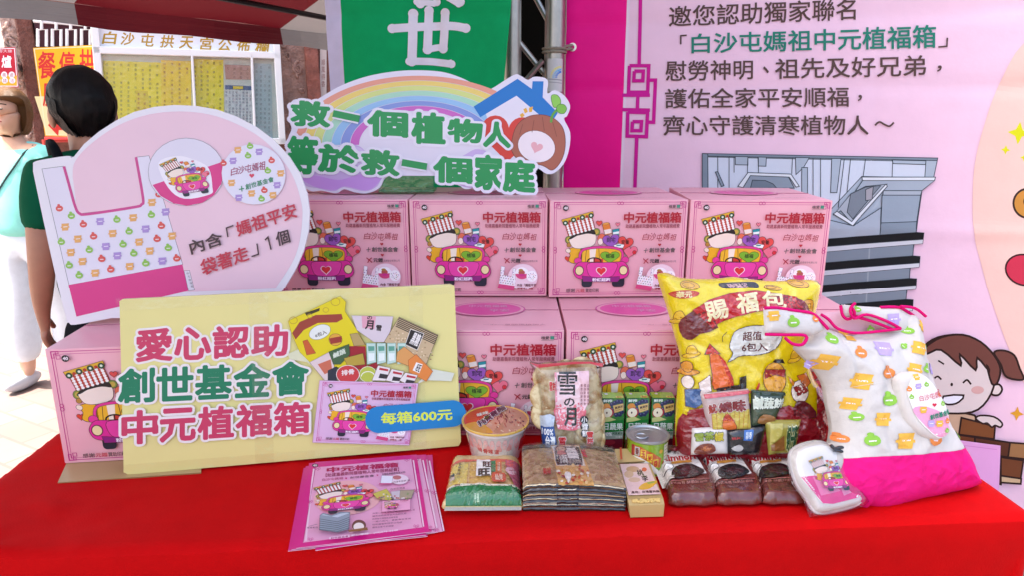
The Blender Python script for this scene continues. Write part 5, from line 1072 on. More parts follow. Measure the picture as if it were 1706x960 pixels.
# ---- brick of caramel puffs, clear with black stripes
zT = TZ + .060
c1_ = at_h(871, 852, TZ); c2_ = at_h(1041, 852, TZ); Yb = at_h(950, 743, zT).y
cb_ = Vector((c1_.x, c1_.y, TZ)); CWd = c2_.x - c1_.x; CDp = Yb - c1_.y
cp = thing('caramel_puff_pack', cb_, 'wide brick pack of brown caramel puffs with black striped front and black label', 'snack pack')
def chunk_mat():
    m = mat('#B98A54', 'gloss').copy(); m.name = 'caramel_puffs'; n = m.node_tree.nodes; L = m.node_tree.links; p = n['Principled BSDF']
    v = n.new('ShaderNodeTexVoronoi'); v.inputs['Scale'].default_value = 95; g = n.new('ShaderNodeTexCoord'); r = n.new('ShaderNodeValToRGB'); e = r.color_ramp.elements; e[0].color = lin('#7A4E26'); e[1].color = lin('#D9B98A'); e[0].position = .0; e[1].position = 1
    z = n.new('ShaderNodeTexNoise'); z.inputs['Scale'].default_value = 45; z.inputs['Detail'].default_value = 6; mx = n.new('ShaderNodeMix'); mx.data_type = 'RGBA'; mx.inputs[0].default_value = .5
    L.new(g.outputs['Object'], v.inputs['Vector']); L.new(g.outputs['Object'], z.inputs[0]); L.new(z.outputs[0], r.inputs[0]); s_ = n.new('ShaderNodeSeparateColor'); r2 = n.new('ShaderNodeValToRGB'); r2.color_ramp.elements[0].color = lin('#8A5C30'); r2.color_ramp.elements[1].color = lin('#E0C296'); L.new(v.outputs['Color'], s_.inputs[0]); L.new(s_.outputs[0], r2.inputs[0])
    L.new(r.outputs[0], mx.inputs[6]); L.new(r2.outputs[0], mx.inputs[7]); L.new(mx.outputs[2], p.inputs[0])
    b = n.new('ShaderNodeBump'); b.inputs['Strength'].default_value = .6; b.inputs['Distance'].default_value = .004; L.new(v.outputs['Distance'], b.inputs['Height']); L.new(b.outputs[0], p.inputs['Normal']); return m
cpm = chunk_mat()
rnd = noise.noise
def cpt(u, v, w):   # u across, v depth, w height 0..1
    b = .006 * sin(pi * u) * (w) * sin(pi * v); zz = .060 * w - .010 * w * (1 - sin(pi * min(1, max(0, u)) ** .6)) ** 2
    return cb_ + Vector((u * CWd + .0015 * rnd(Vector((u * 9, v * 9, w * 9))), v * CDp - .004 * sin(pi * w) , zz + b + .0016 * w * rnd(Vector((u * 22, v * 18, 2)))))
def grid(mb, f, nx, ny, m):
    mb.add([f(i / nx, j / ny) for j in range(ny + 1) for i in range(nx + 1)], [(j * (nx + 1) + i, j * (nx + 1) + i + 1, (j + 1) * (nx + 1) + i + 1, (j + 1) * (nx + 1) + i) for j in range(ny) for i in range(nx)], m)
b = MB(); grid(b, lambda i, j: cpt(i, j, 1), 40, 30, cpm)
b.build('puff_block_top', cp, None, 60)
b = MB(); blk = M('#1B1412', 'gloss')
def frontp(i, j): p = cpt(i, 0, j); return p + Vector((0, -.0028 * abs(sin(j * pi * 7)) - .0012 * rnd(Vector((i * 14, j * 9, 0))), 0))
grid(b, frontp, 60, 56, blk); grid(b, lambda i, j: cpt(0, 1 - i, j), 10, 10, blk); grid(b, lambda i, j: cpt(1, i, j), 10, 10, blk); grid(b, lambda i, j: cpt(1 - i, 1, j), 10, 4, blk); grid(b, lambda i, j: cpt(i, 1 - j, 0), 4, 4, blk)
b.build('striped_wrapper', cp, None, 70)
a = Art(lambda u, v: (u, v), lambda u, v, h: frontp(u, v) + Vector((0, -h, 0)), 'foil', .02, .0007)
for k in range(11):
    y = .98 - k * .078; w = .016 if k % 2 else .024; col = ('#D9C6A0', '#B08A5A', '#E6DCC0')[k % 3]
    for (x0, x1) in ((.0, .33 if k > 2 else .32), (.34, .52), (.54, .98)):
        if (k * 7 + int(x0 * 10)) % 5 == 4: continue
        a.line([(x0 + (x1 - x0) * t / 8, y + .012 * noise.noise(Vector((x0 * 5 + t * .6, k, 0)))) for t in range(9)], w if x0 != .34 else w * .5, col)
a.line([(.0, .045), (1, .05)], .03, '#5A4436'); a.text('0800-012-345', (.2, .215, .6, .16), '#B9A68A'); a.build('wrapper_stripes', cp)
a = Art(lambda x, y: ((x - 622) / 700, 1 - (y - 25) / 262), lambda u, v, h: cpt(u, v, 1) + Vector((0, 0, h)), 'gloss', .02, .0016, .00005)
P = a.poly
P([(622, 22), (1300, 22), (1322, 50), (622, 50)], '#2A201A')
for k in range(3): a.line([(622, 28 + 9 * k), (1310, 26 + 9 * k)], 3, '#8A7A60')
P([(840, 32), (1055, 32), (1105, 300), (862, 300)], '#D9A862'); P([(848, 36), (1050, 36), (1068, 192), (860, 192)], '#E9DCCB'); a.poly(rrect(862, 42, 1052, 188, 14), '#17110F')
P(ell(908, 68, 36, 22), '#C7A88E'); P(ell(912, 100, 34, 20), '#C87A70'); a.text('黑糖', [(955, 60), (1022, 60), (1030, 140), (962, 140)], '#F0E8E0', .05) if 0 else None
a.text('黑', [(948, 58), (1022, 58), (1026, 100), (950, 100)], '#F2EAE2', .06); a.text('糖', [(950, 104), (1028, 104), (1032, 146), (952, 146)], '#F2EAE2', .06); a.text('沙琪瑪', [(888, 122), (944, 122), (946, 182), (890, 182)], '#F2EAE2', .02); a.text('嚴選黑糖', [(955, 152), (1038, 152), (1040, 182), (957, 182)], '#C8B8A8')
random.seed(6)
for k in range(40): x, y = random.uniform(865, 1090), random.uniform(198, 296); P(ell(x, y, random.uniform(5, 15), random.uniform(5, 10), 0, 8), random.choice(('#C8562C', '#E9C48A', '#F0E4D2', '#B5402A', '#D98A3C')))
P(ell(932, 258, 26, 22), '#F2E8DE'); a.text('美味', (765, 212, 820, 250), '#C2382C', .05); P([(1055, 78), (1085, 78), (1092, 142), (1062, 142)], '#C2303A')
a.build('label_print', cp)
fb = film('clear_wrap', '#FFFFFF', .14, .08); b = MB(); grid(b, lambda i, j: cpt(i, j, 1) + Vector((0, 0, .0065 + .002 * noise.noise(Vector((i * 30, j * 14, 7))))), 70, 40, fb); b.build('clear_wrap', cp, None, 80)

# ---- kraft paper packet with pink label
KP = hplane(TZ + .034); ko = cpts(k4, [(1318, 150), (1545, 146), (1638, 380), (1640, 455), (1392, 468), (1375, 400)])
c_ = at_h(1075, 862, TZ); kp = thing('kraft_packet', Vector((c_.x, c_.y, TZ)), 'small tan kraft packet with a pink label and folded-over end', 'packet')
km = mat('#B79A62', 'paper')
p0 = [KP.at(*KP.uv(*q)) for q in cpts(k4, [(1318, 148), (1545, 144), (1640, 400), (1382, 410)])]; zt = KP.O.z
fr0, fr1 = at_h(*k4(1400, 545), TZ), at_h(*k4(1640, 538), TZ)
tops = [p0[0], p0[1], p0[2], p0[3]]; f1 = [fr1 + Vector((0, 0, .002)), fr0 + Vector((0, 0, .002))]; bk = [Vector((p.x, p.y + .004, TZ)) for p in p0[:2]]
b = MB(); mid = [(p0[2] + fr1) / 2 + Vector((.001, -.004, .010)), (p0[3] + fr0) / 2 + Vector((-.001, -.004, .010))]
b.add(tops + mid + f1 + bk, [(3, 2, 1, 0), (5, 4, 2, 3), (7, 6, 4, 5), (7, 5, 3, 0, 8), (6, 9, 1, 2, 4), (8, 9, 6, 7), (0, 1, 9, 8)], km)
b.build('paper_body', kp)
q0 = [at_h(*k4(x, y), TZ + z) for x, y, z in ((1288, 40, .046), (1505, 32, .046), (1510, 128, .036), (1302, 138, .036))]; b = MB(); b.add(q0 + [p - Vector((0, -.002, .004)) for p in q0], [(3, 2, 1, 0), (4, 5, 6, 7), (0, 1, 5, 4), (1, 2, 6, 5), (2, 3, 7, 6), (3, 0, 4, 7)], M('#C3A56C', 'paper')); b.build('folded_end', kp)
KP2 = hplane(TZ + .036, 0, 0)
a = Art(KP2.uv, KP2.at, 'gloss', None, .0004); Q = lambda pts, c: a.poly(cpts(k4, pts), c)
Q([(1324, 150), (1528, 146), (1622, 370), (1388, 378)], '#E7C6BE'); a.poly(cpts(k4, ell(1418, 188, 48, 22)), '#C9A078'); a.poly(cpts(k4, ell(1390, 225, 34, 26)), '#D2AE8A'); a.poly(cpts(k4, ell(1430, 265, 44, 18)), '#D8B494'); a.poly(cpts(k4, ell(1502, 190, 18, 15)), '#D2583A')
for k, c in enumerate('桃李'): a.text(c, cpts(k4, [(1444 + k * 34, 194 + k * 42), (1486 + k * 34, 190 + k * 42), (1500 + k * 34, 232 + k * 42), (1456 + k * 34, 236 + k * 42)]), '#2A1A14', .03)
a.poly(cpts(k4, spline([(1460, 325), (1500, 290), (1585, 272), (1592, 290), (1540, 330), (1480, 338)], 3)), '#E2AE2A'); a.poly(cpts(k4, [(1520, 285), (1575, 276), (1580, 285), (1530, 298)]), '#9AB04A'); a.text('產地：台灣雲林縣', cpts(k4, [(1404, 348), (1610, 340), (1614, 358), (1410, 366)]), '#3A2218', .02); a.build('label_print', kp)
a = Art(lambda x, y: k4(x, y), lambda u, v, h: at_h(u, v, TZ + .0415) + Vector((0, 0, h + .0045)), 'paper'); a.poly([(1322, 42), (1336, 42), (1342, 130), (1328, 130)], '#C2502E'); a.text('有效日期', (1450, 78, 1498, 92), '#5A4020'); a.build('end_print', kp)
# rounded rice grains showing through the window
b = MB(); random.seed(2); gm = M('#D6B36A', 'paper')
for k in range(110):
    s_ = random.random(); t_0 = random.random() * .55; A_ = p0[3] + (p0[2] - p0[3]) * (.12 + .76 * s_); B_ = mid[1] + (mid[0] - mid[1]) * (.12 + .76 * s_); q = A_ + (B_ - A_) * t_0
    b.ball(q + Vector((0, -.001, .001)), (.0028, .0018, .0018), gm, Matrix.Rotation(random.uniform(0, 3), 3, 'Z'), 6)
b.build('grain_window', kp, None, 60)

# ---- three brown seaweed snack packs side by side
p2 = crop(1060, 440, 2.1817)
def sea(ol_, lab, dx, first):
    t, pf = lying('seaweed_snack_pack', lab, 'snack pack', 0, spline(cpts(p2, ol_), 2), .021, .010, '#6A2C26', crum=.0026, T2=.007, group='brown seaweed snack packs', fs=45)
    L0 = aff([(55, 685), (215, 685), (290, 800)], [ol_[0], ol_[2], ol_[4]])
    a = pf.art(uv=pf.top.uv, T=lambda x, y: p2(*L0(x, y))); P = a.poly
    P([(58, 688), (212, 688), (262, 770), (98, 790)], '#E9E2DA')
    for x, y, r in ((80, 692, 8), (96, 697, 10), (122, 690, 9), (88, 710, 7), (108, 712, 9), (145, 690, 5)): P(ell(x, y, r, r * .7), '#1C1614')
    a.text('Kimnori', [(92, 706), (216, 700), (222, 720), (98, 728)], '#B01E2A', .04, '#F4ECE4', .09); P([(130, 728), (205, 722), (207, 731), (132, 737)], '#C98A3A'); a.text('海苔', [(136, 692), (160, 692), (162, 702), (138, 702)], '#3A2A28'); a.rect(165, 690, 205, 696, '#9A8E88')
    P(ell(118, 746, 20, 10), '#F6F2EC', '#4A3A38', 2); P(spline([(130, 778), (140, 752), (175, 738), (220, 742), (254, 768), (200, 788), (150, 790)], 3), '#1E1C1E'); P(spline([(160, 765), (185, 748), (215, 752), (235, 768), (190, 778)], 3), '#4C2A30'); P([(104, 780), (140, 778), (142, 790), (106, 794)], '#DAD0C8')
    a.line([(110, 800), (272, 792)], 3, '#A0605A'); a.text('韓式海苔 酥脆好滋味', [(118, 804), (262, 797), (264, 806), (120, 813)], '#B98078'); 
    a.build('wrapper_print', t); return t
for k, (ol_, lab) in enumerate((([(52, 688), (130, 684), (208, 686), (250, 745), (284, 800), (292, 872), (200, 876), (118, 872), (108, 800), (80, 740)], 'brown seaweed snack pack next to the kraft packet'), ([(216, 688), (290, 684), (366, 686), (412, 745), (448, 800), (458, 868), (372, 873), (292, 870), (278, 800), (246, 740)], 'middle one of the three brown seaweed snack packs'), ([(374, 688), (455, 684), (540, 686), (580, 745), (606, 795), (618, 866), (545, 871), (460, 868), (446, 800), (404, 740)], 'brown seaweed snack pack tucked beside the white zip pouch'))): sea(ol_, lab, 0, k == 0)
# ================================================================ yellow snack bag, tote bag, zip pouch
y4 = crop(1080, 440, 2.8235)
yb = at_h(1250, 776, TZ); YP = Plane(Vector((yb.x, 1.375, TZ)), -2, 11)
ysb = thing('snack_bag', YP.O, 'big bright yellow snack bag with cut-out handle, red ribbon print and small packs inside', 'snack bag')
yo = spline(cpts(y4, [(42, 52), (60, 40), (95, 40), (150, 62), (250, 68), (330, 66), (400, 58), (470, 68), (600, 78), (760, 72), (800, 85), (808, 112), (792, 210), (762, 330), (750, 430), (770, 520), (810, 590), (842, 660), (836, 780), (800, 890), (700, 925), (500, 930), (300, 928), (160, 915), (128, 850), (128, 720), (138, 560), (150, 450), (120, 330), (90, 220), (58, 120)]), 3)
def yex(u, v): return .010 * exp(-((v - .0) / .1) ** 2) * 0
pf = Puff(YP, yo, .046, .085, .007, .009, 26, .018, 3); mb = pf.mesh(M('#E8CF06', 'gloss')); mb.build('bag_skin', ysb, None, 80)
a = pf.art(); Y = lambda pts, c, line=None, lw=.9, sm=0: a.poly(cpts(y4, spline(pts, sm) if sm else pts), c, line, lw)
YK = '#5A2A14'
def yt(s, q, c, b=.02, h=None, hb=.06): a.text(s, cpts(y4, q), c, b, h, hb)
# handle hole
a.poly(cpts(y4, spline([(316, 92), (340, 84), (470, 80), (495, 86), (502, 100), (490, 108), (440, 104), (360, 112), (330, 106)], 3)), '#1E1714'); a.poly(cpts(y4, [(352, 90), (446, 86), (450, 102), (440, 106), (365, 110)]), '#C69A98')
Y([(84, 140), (120, 124), (180, 122), (222, 132), (200, 150), (130, 160)], '#C23A1E', None, 1, 3); yt('華元', [(118, 128), (188, 126), (186, 154), (116, 156)], '#F2DFA0', .04)
for x, y, rx, ry in ((182, 96, 44, 20), (690, 88, 46, 18), (565, 108, 40, 12)): a.poly(cpts(y4, ell(x, y, rx, ry, 8)), '#E0A82C', '#7A4A14', .9); a.line(cpts(y4, ell(x - 6, y - 2, rx * .62, ry * .55, 8)), .8, '#7A4A14', True)
Y([(690, 175), (715, 164), (745, 170), (748, 215), (722, 226), (694, 212)], '#DF9A28', '#7A4A14', 1, 2); Y([(706, 184), (732, 182), (732, 204), (708, 206)], '#EBC23A', '#7A4A14', .8)
for x, y in ((132, 250), (655, 425), (188, 408)): a.poly(cpts(y4, ell(x, y + 12, 38, 12, -18)), '#E5BA1E', '#7A4A14', .9); a.poly(cpts(y4, spline([(x - 20, y + 8), (x - 16, y - 24), (x + 6, y - 34), (x + 20, y - 16), (x + 22, y)], 3)), '#E5BA1E', '#7A4A14', .9)
# red ribbon with brush characters
Y([(130, 280), (160, 235), (240, 200), (300, 290), (220, 320), (190, 350), (150, 340)], '#6A0E16', None, 1, 2); Y([(580, 140), (690, 165), (730, 220), (690, 232), (560, 215)], '#7A1018', None, 1, 2)
Y([(188, 212), (260, 165), (360, 135), (480, 122), (600, 140), (664, 152), (690, 200), (600, 205), (480, 215), (380, 240), (300, 270), (276, 292)], '#C01820', '#8A0C14', .8)
yt('賜', [(236, 180), (335, 160), (352, 240), (256, 262)], '#F0E2B0', .03); yt('福', [(385, 142), (482, 128), (486, 212), (392, 226)], '#F0E2B0', .035); yt('包', [(506, 124), (606, 128), (612, 200), (510, 205)], '#F0E2B0', .03)
# speech bubble
Y([(360, 340), (380, 305), (430, 285), (500, 280), (570, 295), (590, 335), (560, 385), (490, 412), (410, 418), (380, 428), (342, 446), (366, 408), (352, 380)], '#D5D6D0', '#2A1A14', 1.2, 3)
yt('超值', [(412, 310), (496, 306), (496, 346), (412, 350)], '#5A1A1C', .02); yt('6包入', [(406, 362), (520, 358), (522, 394), (408, 400)], '#5A1A1C', .02)
a.line(cpts(y4, spline([(338, 310), (318, 332), (322, 355)], 3, False)), 1, '#2A1A14')
# squid shape, straw hat, potato, bucket and ball stand-ins
Y([(240, 412), (262, 364), (308, 408)], '#C42A18', YK, 1.2); Y([(262, 412), (296, 406), (340, 470), (372, 560), (280, 570), (272, 500)], '#E0661E', YK, 1.2, 2); Y([(296, 406), (330, 440), (368, 520), (372, 560), (350, 560), (330, 480)], '#C42A18'); Y([(290, 565), (420, 545), (425, 580), (300, 592)], '#2A1A14'); Y([(395, 515), (428, 508), (430, 600), (400, 600)], '#1E1A18'); Y([(440, 580), (470, 570), (484, 535), (490, 548), (478, 580), (452, 592)], '#C42A18')
a.poly(cpts(y4, ell(556, 520, 52, 72)), '#E0A02A', YK, 1.2); 
for x, y in ((530, 490), (580, 500), (545, 555), (575, 560), (555, 470), (560, 530)): a.poly(cpts(y4, ell(x, y, 5, 4)), '#B87A1C')
Y([(510, 480), (605, 480), (602, 515), (560, 505), (512, 520)], '#A01C20', YK, 1); Y([(545, 445), (555, 432), (590, 432), (602, 452)], '#1E1A18')
a.poly(cpts(y4, ell(175, 500, 44, 14, -6)), '#E0962A', YK, 1); a.poly(cpts(y4, ell(170, 475, 22, 26)), '#E0962A', YK, 1); a.poly(cpts(y4, ell(172, 545, 26, 30)), '#EAD9CC', YK, 1); Y([(158, 580), (225, 570), (236, 630), (200, 660), (160, 655)], '#1E4E86', YK, 1); Y([(215, 545), (262, 505), (270, 580), (225, 595)], '#E8D8D0', YK, 1)
a.poly(cpts(y4, ell(672, 580, 42, 50)), '#E8DCD2', YK, 1.2); Y([(660, 510), (710, 500), (730, 545), (700, 570), (680, 540)], '#D2702A', YK, 1); Y([(640, 560), (690, 545), (715, 580), (660, 600)], '#8A1C22', YK, 1); Y([(620, 512), (648, 540), (640, 555), (628, 540)], '#E08A2A', YK, .8)
# deep red lower part of the bag
Y([(128, 760), (150, 690), (240, 650), (420, 630), (600, 650), (620, 640), (700, 690), (750, 700), (760, 570), (800, 590), (838, 670), (834, 780), (800, 885), (160, 905), (130, 850)], '#8C0A1C', None, 1, 2); Y([(150, 692), (160, 665), (176, 664), (165, 695)], '#E8CF06')
Y([(640, 690), (660, 620), (720, 640), (750, 700)], '#5E0A18', None, 1, 2); a.build('bag_print', ysb)
# small packs inside the clear lower front
def small(name, lab, pts, col, arts, hz, T=.010):
    P = Plane(YP.at(0, 0, hz), -2, 11); q = Puff(P, cpts(y4, pts), T, .016, .006, .0022, 60, .006, len(name)); u, v = [sum(p[i] for p in q.o) / len(q.o) for i in (0, 1)]; t = thing(name, P.at(u, v), lab, 'snack pack'); q.mesh(M(col, 'gloss')).build('wrapper', t, None, 80); A_ = q.art(sub=.005); arts(A_); A_.build('wrapper_print', t)
tx4 = lambda A_, s, q, c, b=.03, h=None: A_.text(s, cpts(y4, q), c, b, h, .09)
def s1(A_):
    A_.poly(cpts(y4, [(290, 690), (470, 680), (478, 775), (300, 775)]), '#C9B44A')
    for k in range(9): A_.line(cpts(y4, [(300 + k * 20, 775), (290 + k * 22, 690)]), .7, '#B5682C')
    A_.poly(cpts(y4, spline([(345, 735), (365, 700), (398, 740), (408, 775), (350, 775)], 3)), '#D86A1E', '#7A2A14', 1); A_.poly(cpts(y4, [(340, 735), (366, 698), (400, 735)]), '#B0321C')
    tx4(A_, '魷', [(275, 660), (312, 655), (316, 695), (280, 700)], '#9A2A20', .05, '#F2E8E0'); tx4(A_, '味', [(388, 640), (446, 634), (448, 685), (392, 690)], '#7A1420', .06, '#F2E8E0'); tx4(A_, '燒', [(322, 652), (380, 640), (384, 688), (326, 692)], '#7A1420', .06, '#F2E8E0'); A_.poly(cpts(y4, [(255, 612), (470, 590), (470, 605), (258, 630)]), '#C9505A')
def s2(A_): tx4(A_, '鹹蔬餅', [(488, 618), (632, 632), (624, 672), (490, 680)], '#D8E0D0', .04, '#2A3A28'); A_.poly(cpts(y4, spline([(505, 740), (530, 705), (580, 712), (590, 735), (540, 750)], 3)), '#9A6A3A'); A_.poly(cpts(y4, [(490, 596), (640, 606), (640, 618), (490, 612)]), '#1E3A28')
def s3(A_): tx4(A_, '雪茶', [(215, 795), (300, 785), (302, 822), (218, 830)], '#8A9A28', .05, '#30401C'); tx4(A_, '椒', [(305, 790), (345, 785), (346, 825), (306, 828)], '#C8B42A', .05, '#30401C'); A_.poly(cpts(y4, spline([(210, 875), (235, 845), (290, 838), (310, 870), (280, 888), (220, 890)], 3)), '#7A3018'); A_.poly(cpts(y4, spline([(240, 862), (270, 848), (290, 862), (260, 876)], 3)), '#B5602A')
def s4(A_):
    A_.poly(cpts(y4, [(446, 780), (490, 776), (482, 828), (440, 826)]), '#2C64B0'); tx4(A_, '蒜香', [(452, 788), (482, 786), (478, 818), (450, 820)], '#DCE6F0', .02); tx4(A_, '脆片', [(385, 812), (425, 808), (428, 820), (388, 824)], '#C03038', .02); A_.poly(cpts(y4, spline([(385, 865), (420, 845), (440, 862), (420, 878)], 3)), '#B9B4B0')
def s5(A_):
    tx4(A_, '蚵仔酥', [(645, 765), (700, 758), (680, 868), (640, 872)], '#20502C', .05, '#D8D8A0'); A_.poly(cpts(y4, [(566, 750), (625, 745), (620, 800), (566, 850)]), '#C2B65A'); A_.poly(cpts(y4, [(570, 850), (630, 800), (632, 872), (572, 876)]), '#8A5A2A')
small('red_snack_packet', 'pink-topped squid snack packet showing in the clear front of the yellow bag', [(244, 612), (470, 588), (480, 700), (486, 778), (300, 790), (268, 720)], '#CBB3AE', s1, .056)
small('green_snack_packet', 'dark green vegetable cracker packet in the clear front of the yellow bag', [(484, 592), (645, 604), (640, 640), (598, 740), (560, 752), (478, 772)], '#33462F', s2, .055)
small('white_snack_packet', 'white snack packet at lower left of the clear front of the yellow bag', [(206, 775), (372, 765), (376, 895), (200, 900)], '#DED6D0', s3, .058)
small('black_snack_packet', 'black snack packet with blue square in the clear front of the yellow bag', [(368, 782), (448, 770), (556, 756), (540, 830), (520, 900), (378, 900)], '#17151A', s4, .058)
small('olive_snack_packet', 'olive yellow oyster snack packet at lower right of the yellow bag', [(548, 736), (718, 734), (692, 890), (566, 900)], '#A59A3E', s5, .060)

# ---- white patterned tote bag with pink base
t5 = crop(1260, 490, 2.526)
tb = at_h(1470, 846, TZ); TP = Plane(tb + Vector((-.004, .030, 0)), 14, 19)
tt = thing('tote_bag', tb, 'stuffed white tote bag with coloured pattern, pink trim and bright pink bottom', 'bag')
to = spline(cpts(t5, [(160, 225), (205, 205), (230, 160), (300, 150), (375, 175), (480, 165), (560, 148), (580, 100), (620, 78), (662, 100), (680, 200), (715, 330), (760, 480), (830, 600), (880, 690), (915, 780), (900, 810), (800, 835), (640, 870), (520, 905), (450, 890), (440, 905), (330, 850), (292, 780), (292, 700), (320, 580), (300, 460), (285, 380), (230, 300)]), 3)
def folds(u, v):
    top = max(0, min(1, (v - .12) / .2)); a_ = abs(noise.noise(Vector((u * 17 + v * 4, v * 5, 2)))); b_ = abs(noise.noise(Vector((u * 8 - v * 9, v * 12 + u * 3, 8))))
    return -.007 * (1 - min(1, a_ * 5)) * (.25 + .75 * top) - .005 * (1 - min(1, b_ * 6)) * (.4 + .6 * top)
pf = Puff(TP, to, .056, .085, .006, .009, 16, .05, 7, extra=folds)
vcut = TP.uv(*t5(600, 655))[1]
def cutuv(): pass
mb = pf.mesh(M('#CFC9C3', 'cloth')); mb.build('bag_body', tt, None, 80)
a = pf.art(kind='cloth', z0=.0014, sub=.005, dz=.000015)
a.poly(cpts(t5, [(318, 700), (320, 684), (400, 672), (600, 660), (855, 636), (885, 695), (913, 780), (898, 808), (800, 832), (640, 867), (522, 901), (452, 886), (440, 900), (332, 846), (296, 780)]), '#E01878')
TI = {'o': ('#E3B04A', 1), 'r': ('#E38A4A', 0), 'g': ('#8CC04C', 0), 'p': ('#B4A0D2', 1)}
def ic5(x, y, r, c, ang=0):
    col, kd = TI[c]; c_, s_ = cos(radians(ang)), sin(radians(ang)); T0 = a.T; a.T = lambda X, Y: t5(x + X * c_ - Y * s_, y + X * s_ + Y * c_); icon(a, 0, 0, r, col, kd); a.T = T0
for x, y, r, c, g in [(270, 193, 24, 'g', 10), (372, 250, 25, 'r', 8), (472, 232, 30, 'p', 10), (250, 288, 32, 'o', 15), (472, 332, 27, 'r', 5), (368, 365, 34, 'o', 12), (472, 440, 30, 'g', 0), (610, 230, 27, 'o', 20), (580, 318, 27, 'o', 15), (638, 315, 20, 'g', 10), (558, 222, 12, 'g', 60), (588, 158, 17, 'g', 10), (650, 140, 24, 'o', 15), (342, 458, 26, 'o', 10), (360, 512, 20, 'g', -10), (445, 518, 28, 'o', 4), (580, 505, 28, 'r', 12), (408, 605, 28, 'g', -4), (535, 605, 34, 'o', 2), (660, 602, 30, 'r', 10), (700, 315, 24, 'p', 10), (325, 605, 20, 'r', 0), (215, 300, 16, 'p', 30), (810, 590, 18, 'g', 40), (684, 222, 18, 'g', 10), (565, 395, 17, 'p', 0), (360, 178, 22, 'o', 10), (478, 152, 16, 'g', 0)]: ic5(x, y, r, c, g)
for q in ([(300, 400), (420, 370), (560, 340)], [(380, 230), (440, 260), (500, 380)]): a.line(cpts(t5, spline(q, 5, False)), .6, '#D5CFCC')
a.build('print', tt)
# trim along the open mouth
b = MB(); 
def tpt(x, y, h=.004): u, v = TP.uv(*t5(x, y)); return pf.place(u, v, h)
for pts in ([(232, 92), (262, 112), (300, 150), (375, 168), (480, 160), (560, 150)], [(560, 150), (500, 118), (420, 92), (368, 108), (352, 70), (372, 45)], [(560, 58), (620, 66), (665, 100)]):
    u_ = [TP.at(*TP.uv(*t5(*p)), .030) for p in spline(pts, 4, False)]; b.tube(u_, .0030, M('#D8106C', 'cloth'), 8)
b.build('pink_trim', tt, None, 60)
def strap(pts, hz, m, nm, trims, pat):
    P = Plane(TP.at(0, 0, hz), 14, 19); q = Puff(P, cpts(t5, pts), .010, .03, .008, .004, 25, .004, 4); o = q.mesh(M(m, 'cloth')).build(nm, tt, None, 80)
    A_ = Art(P.uv, q.place, 'cloth', .006, .0012, .00005); sv = a.T
    for x, y, r, c, g in pat:
        col, kd = TI[c]; A_.T = lambda X, Y, x=x, y=y: t5(x + X, y + Y); icon(A_, 0, 0, r, col, kd)
    A_.T = None
    if pat: A_.build('print', o)
    b = MB()
    for t_ in trims: b.tube([P.at(*P.uv(*t5(*p)), q.h(*P.uv(*t5(*p))) + .002) for p in spline(t_, 4, False)], .0032, M('#D8106C', 'cloth'), 8)
    b.build('handle_trim', o, None, 60)
strap([(30, 62), (80, 60), (160, 72), (232, 84), (262, 110), (290, 150), (240, 178), (190, 176), (110, 170), (36, 172), (32, 110)], .040, '#D0CAC5', 'handle', [[(32, 62), (80, 60), (160, 72), (232, 84), (270, 118), (300, 150)], [(36, 172), (110, 174), (205, 178), (192, 214), (150, 212), (118, 186)]], [(142, 122, 26, 'g', 0), (62, 95, 22, 'o', 0), (238, 108, 16, 'r', 0)])
strap([(358, 46), (420, 52), (520, 58), (600, 60), (664, 98), (676, 170), (620, 175), (570, 160), (500, 130), (420, 96), (372, 100)], .018, '#D0CAC5', 'handle', [[(352, 50), (360, 90), (380, 108), (402, 96), (388, 60)], [(520, 58), (600, 60), (665, 98)], [(400, 92), (480, 118), (560, 150)]], [(560, 110, 26, 'p', 0), (415, 68, 14, 'g', 0), (648, 140, 20, 'o', 0)])
# sheer inner panel seen through the mouth
IP = Plane(TP.at(0, 0, -.012), 14, 19); IPf = Puff(IP, cpts(t5, [(255, 85), (350, 75), (372, 45), (440, 90), (560, 150), (480, 165), (375, 175), (300, 150)]), .006, .03, .008, .003, 25, .002); IPf.mesh(M('#DDB0BC', 'cloth')).build('inner_lining', tt, None, 80)
# round zipped coin pocket hanging on the right of the tote
OP = Plane(TP.at(*TP.uv(*t5(690, 470)), .062), 8, 14)
oo = spline(cpts(t5, [(575, 400), (580, 350), (630, 328), (700, 340), (750, 400), (790, 470), (802, 540), (795, 590), (750, 618), (690, 605), (630, 560), (590, 480)]), 4)
q = Puff(OP, oo, .016, .02, .005, 0, 40, .012, 9); pk = q.mesh(M('#D2CCC6', 'cloth')).build('round_pocket', tt, None, 80)
A_ = Art(OP.uv, q.place, 'cloth', .006, .0012, .00005); A_.poly(cpts(t5, spline([(610, 400), (640, 345), (700, 350), (760, 430), (800, 540), (790, 585), (740, 600), (660, 530), (625, 460)], 3)), '#EFEAE8'); A_.poly(cpts(t5, spline([(632, 480), (690, 470), (802, 520), (796, 570), (770, 596), (730, 590), (670, 535)], 3)), '#E5A0C0')
for x, y, r, c in [(618, 398, 12, 'r'), (628, 430, 11, 'g'), (652, 348, 13, 'o'), (690, 378, 11, 'g'), (655, 385, 12, 'p'), (760, 458, 11, 'g'), (752, 420, 11, 'r'), (675, 483, 14, 'o'), (708, 540, 14, 'p'), (742, 540, 14, 'o'), (778, 530, 12, 'r'), (776, 570, 11, 'g')]: col, kd = TI[c]; A_.T = lambda X, Y, x=x, y=y: t5(x + X, y + Y); icon(A_, 0, 0, r, col, kd)
A_.T = lambda x, y: t5(x, y)
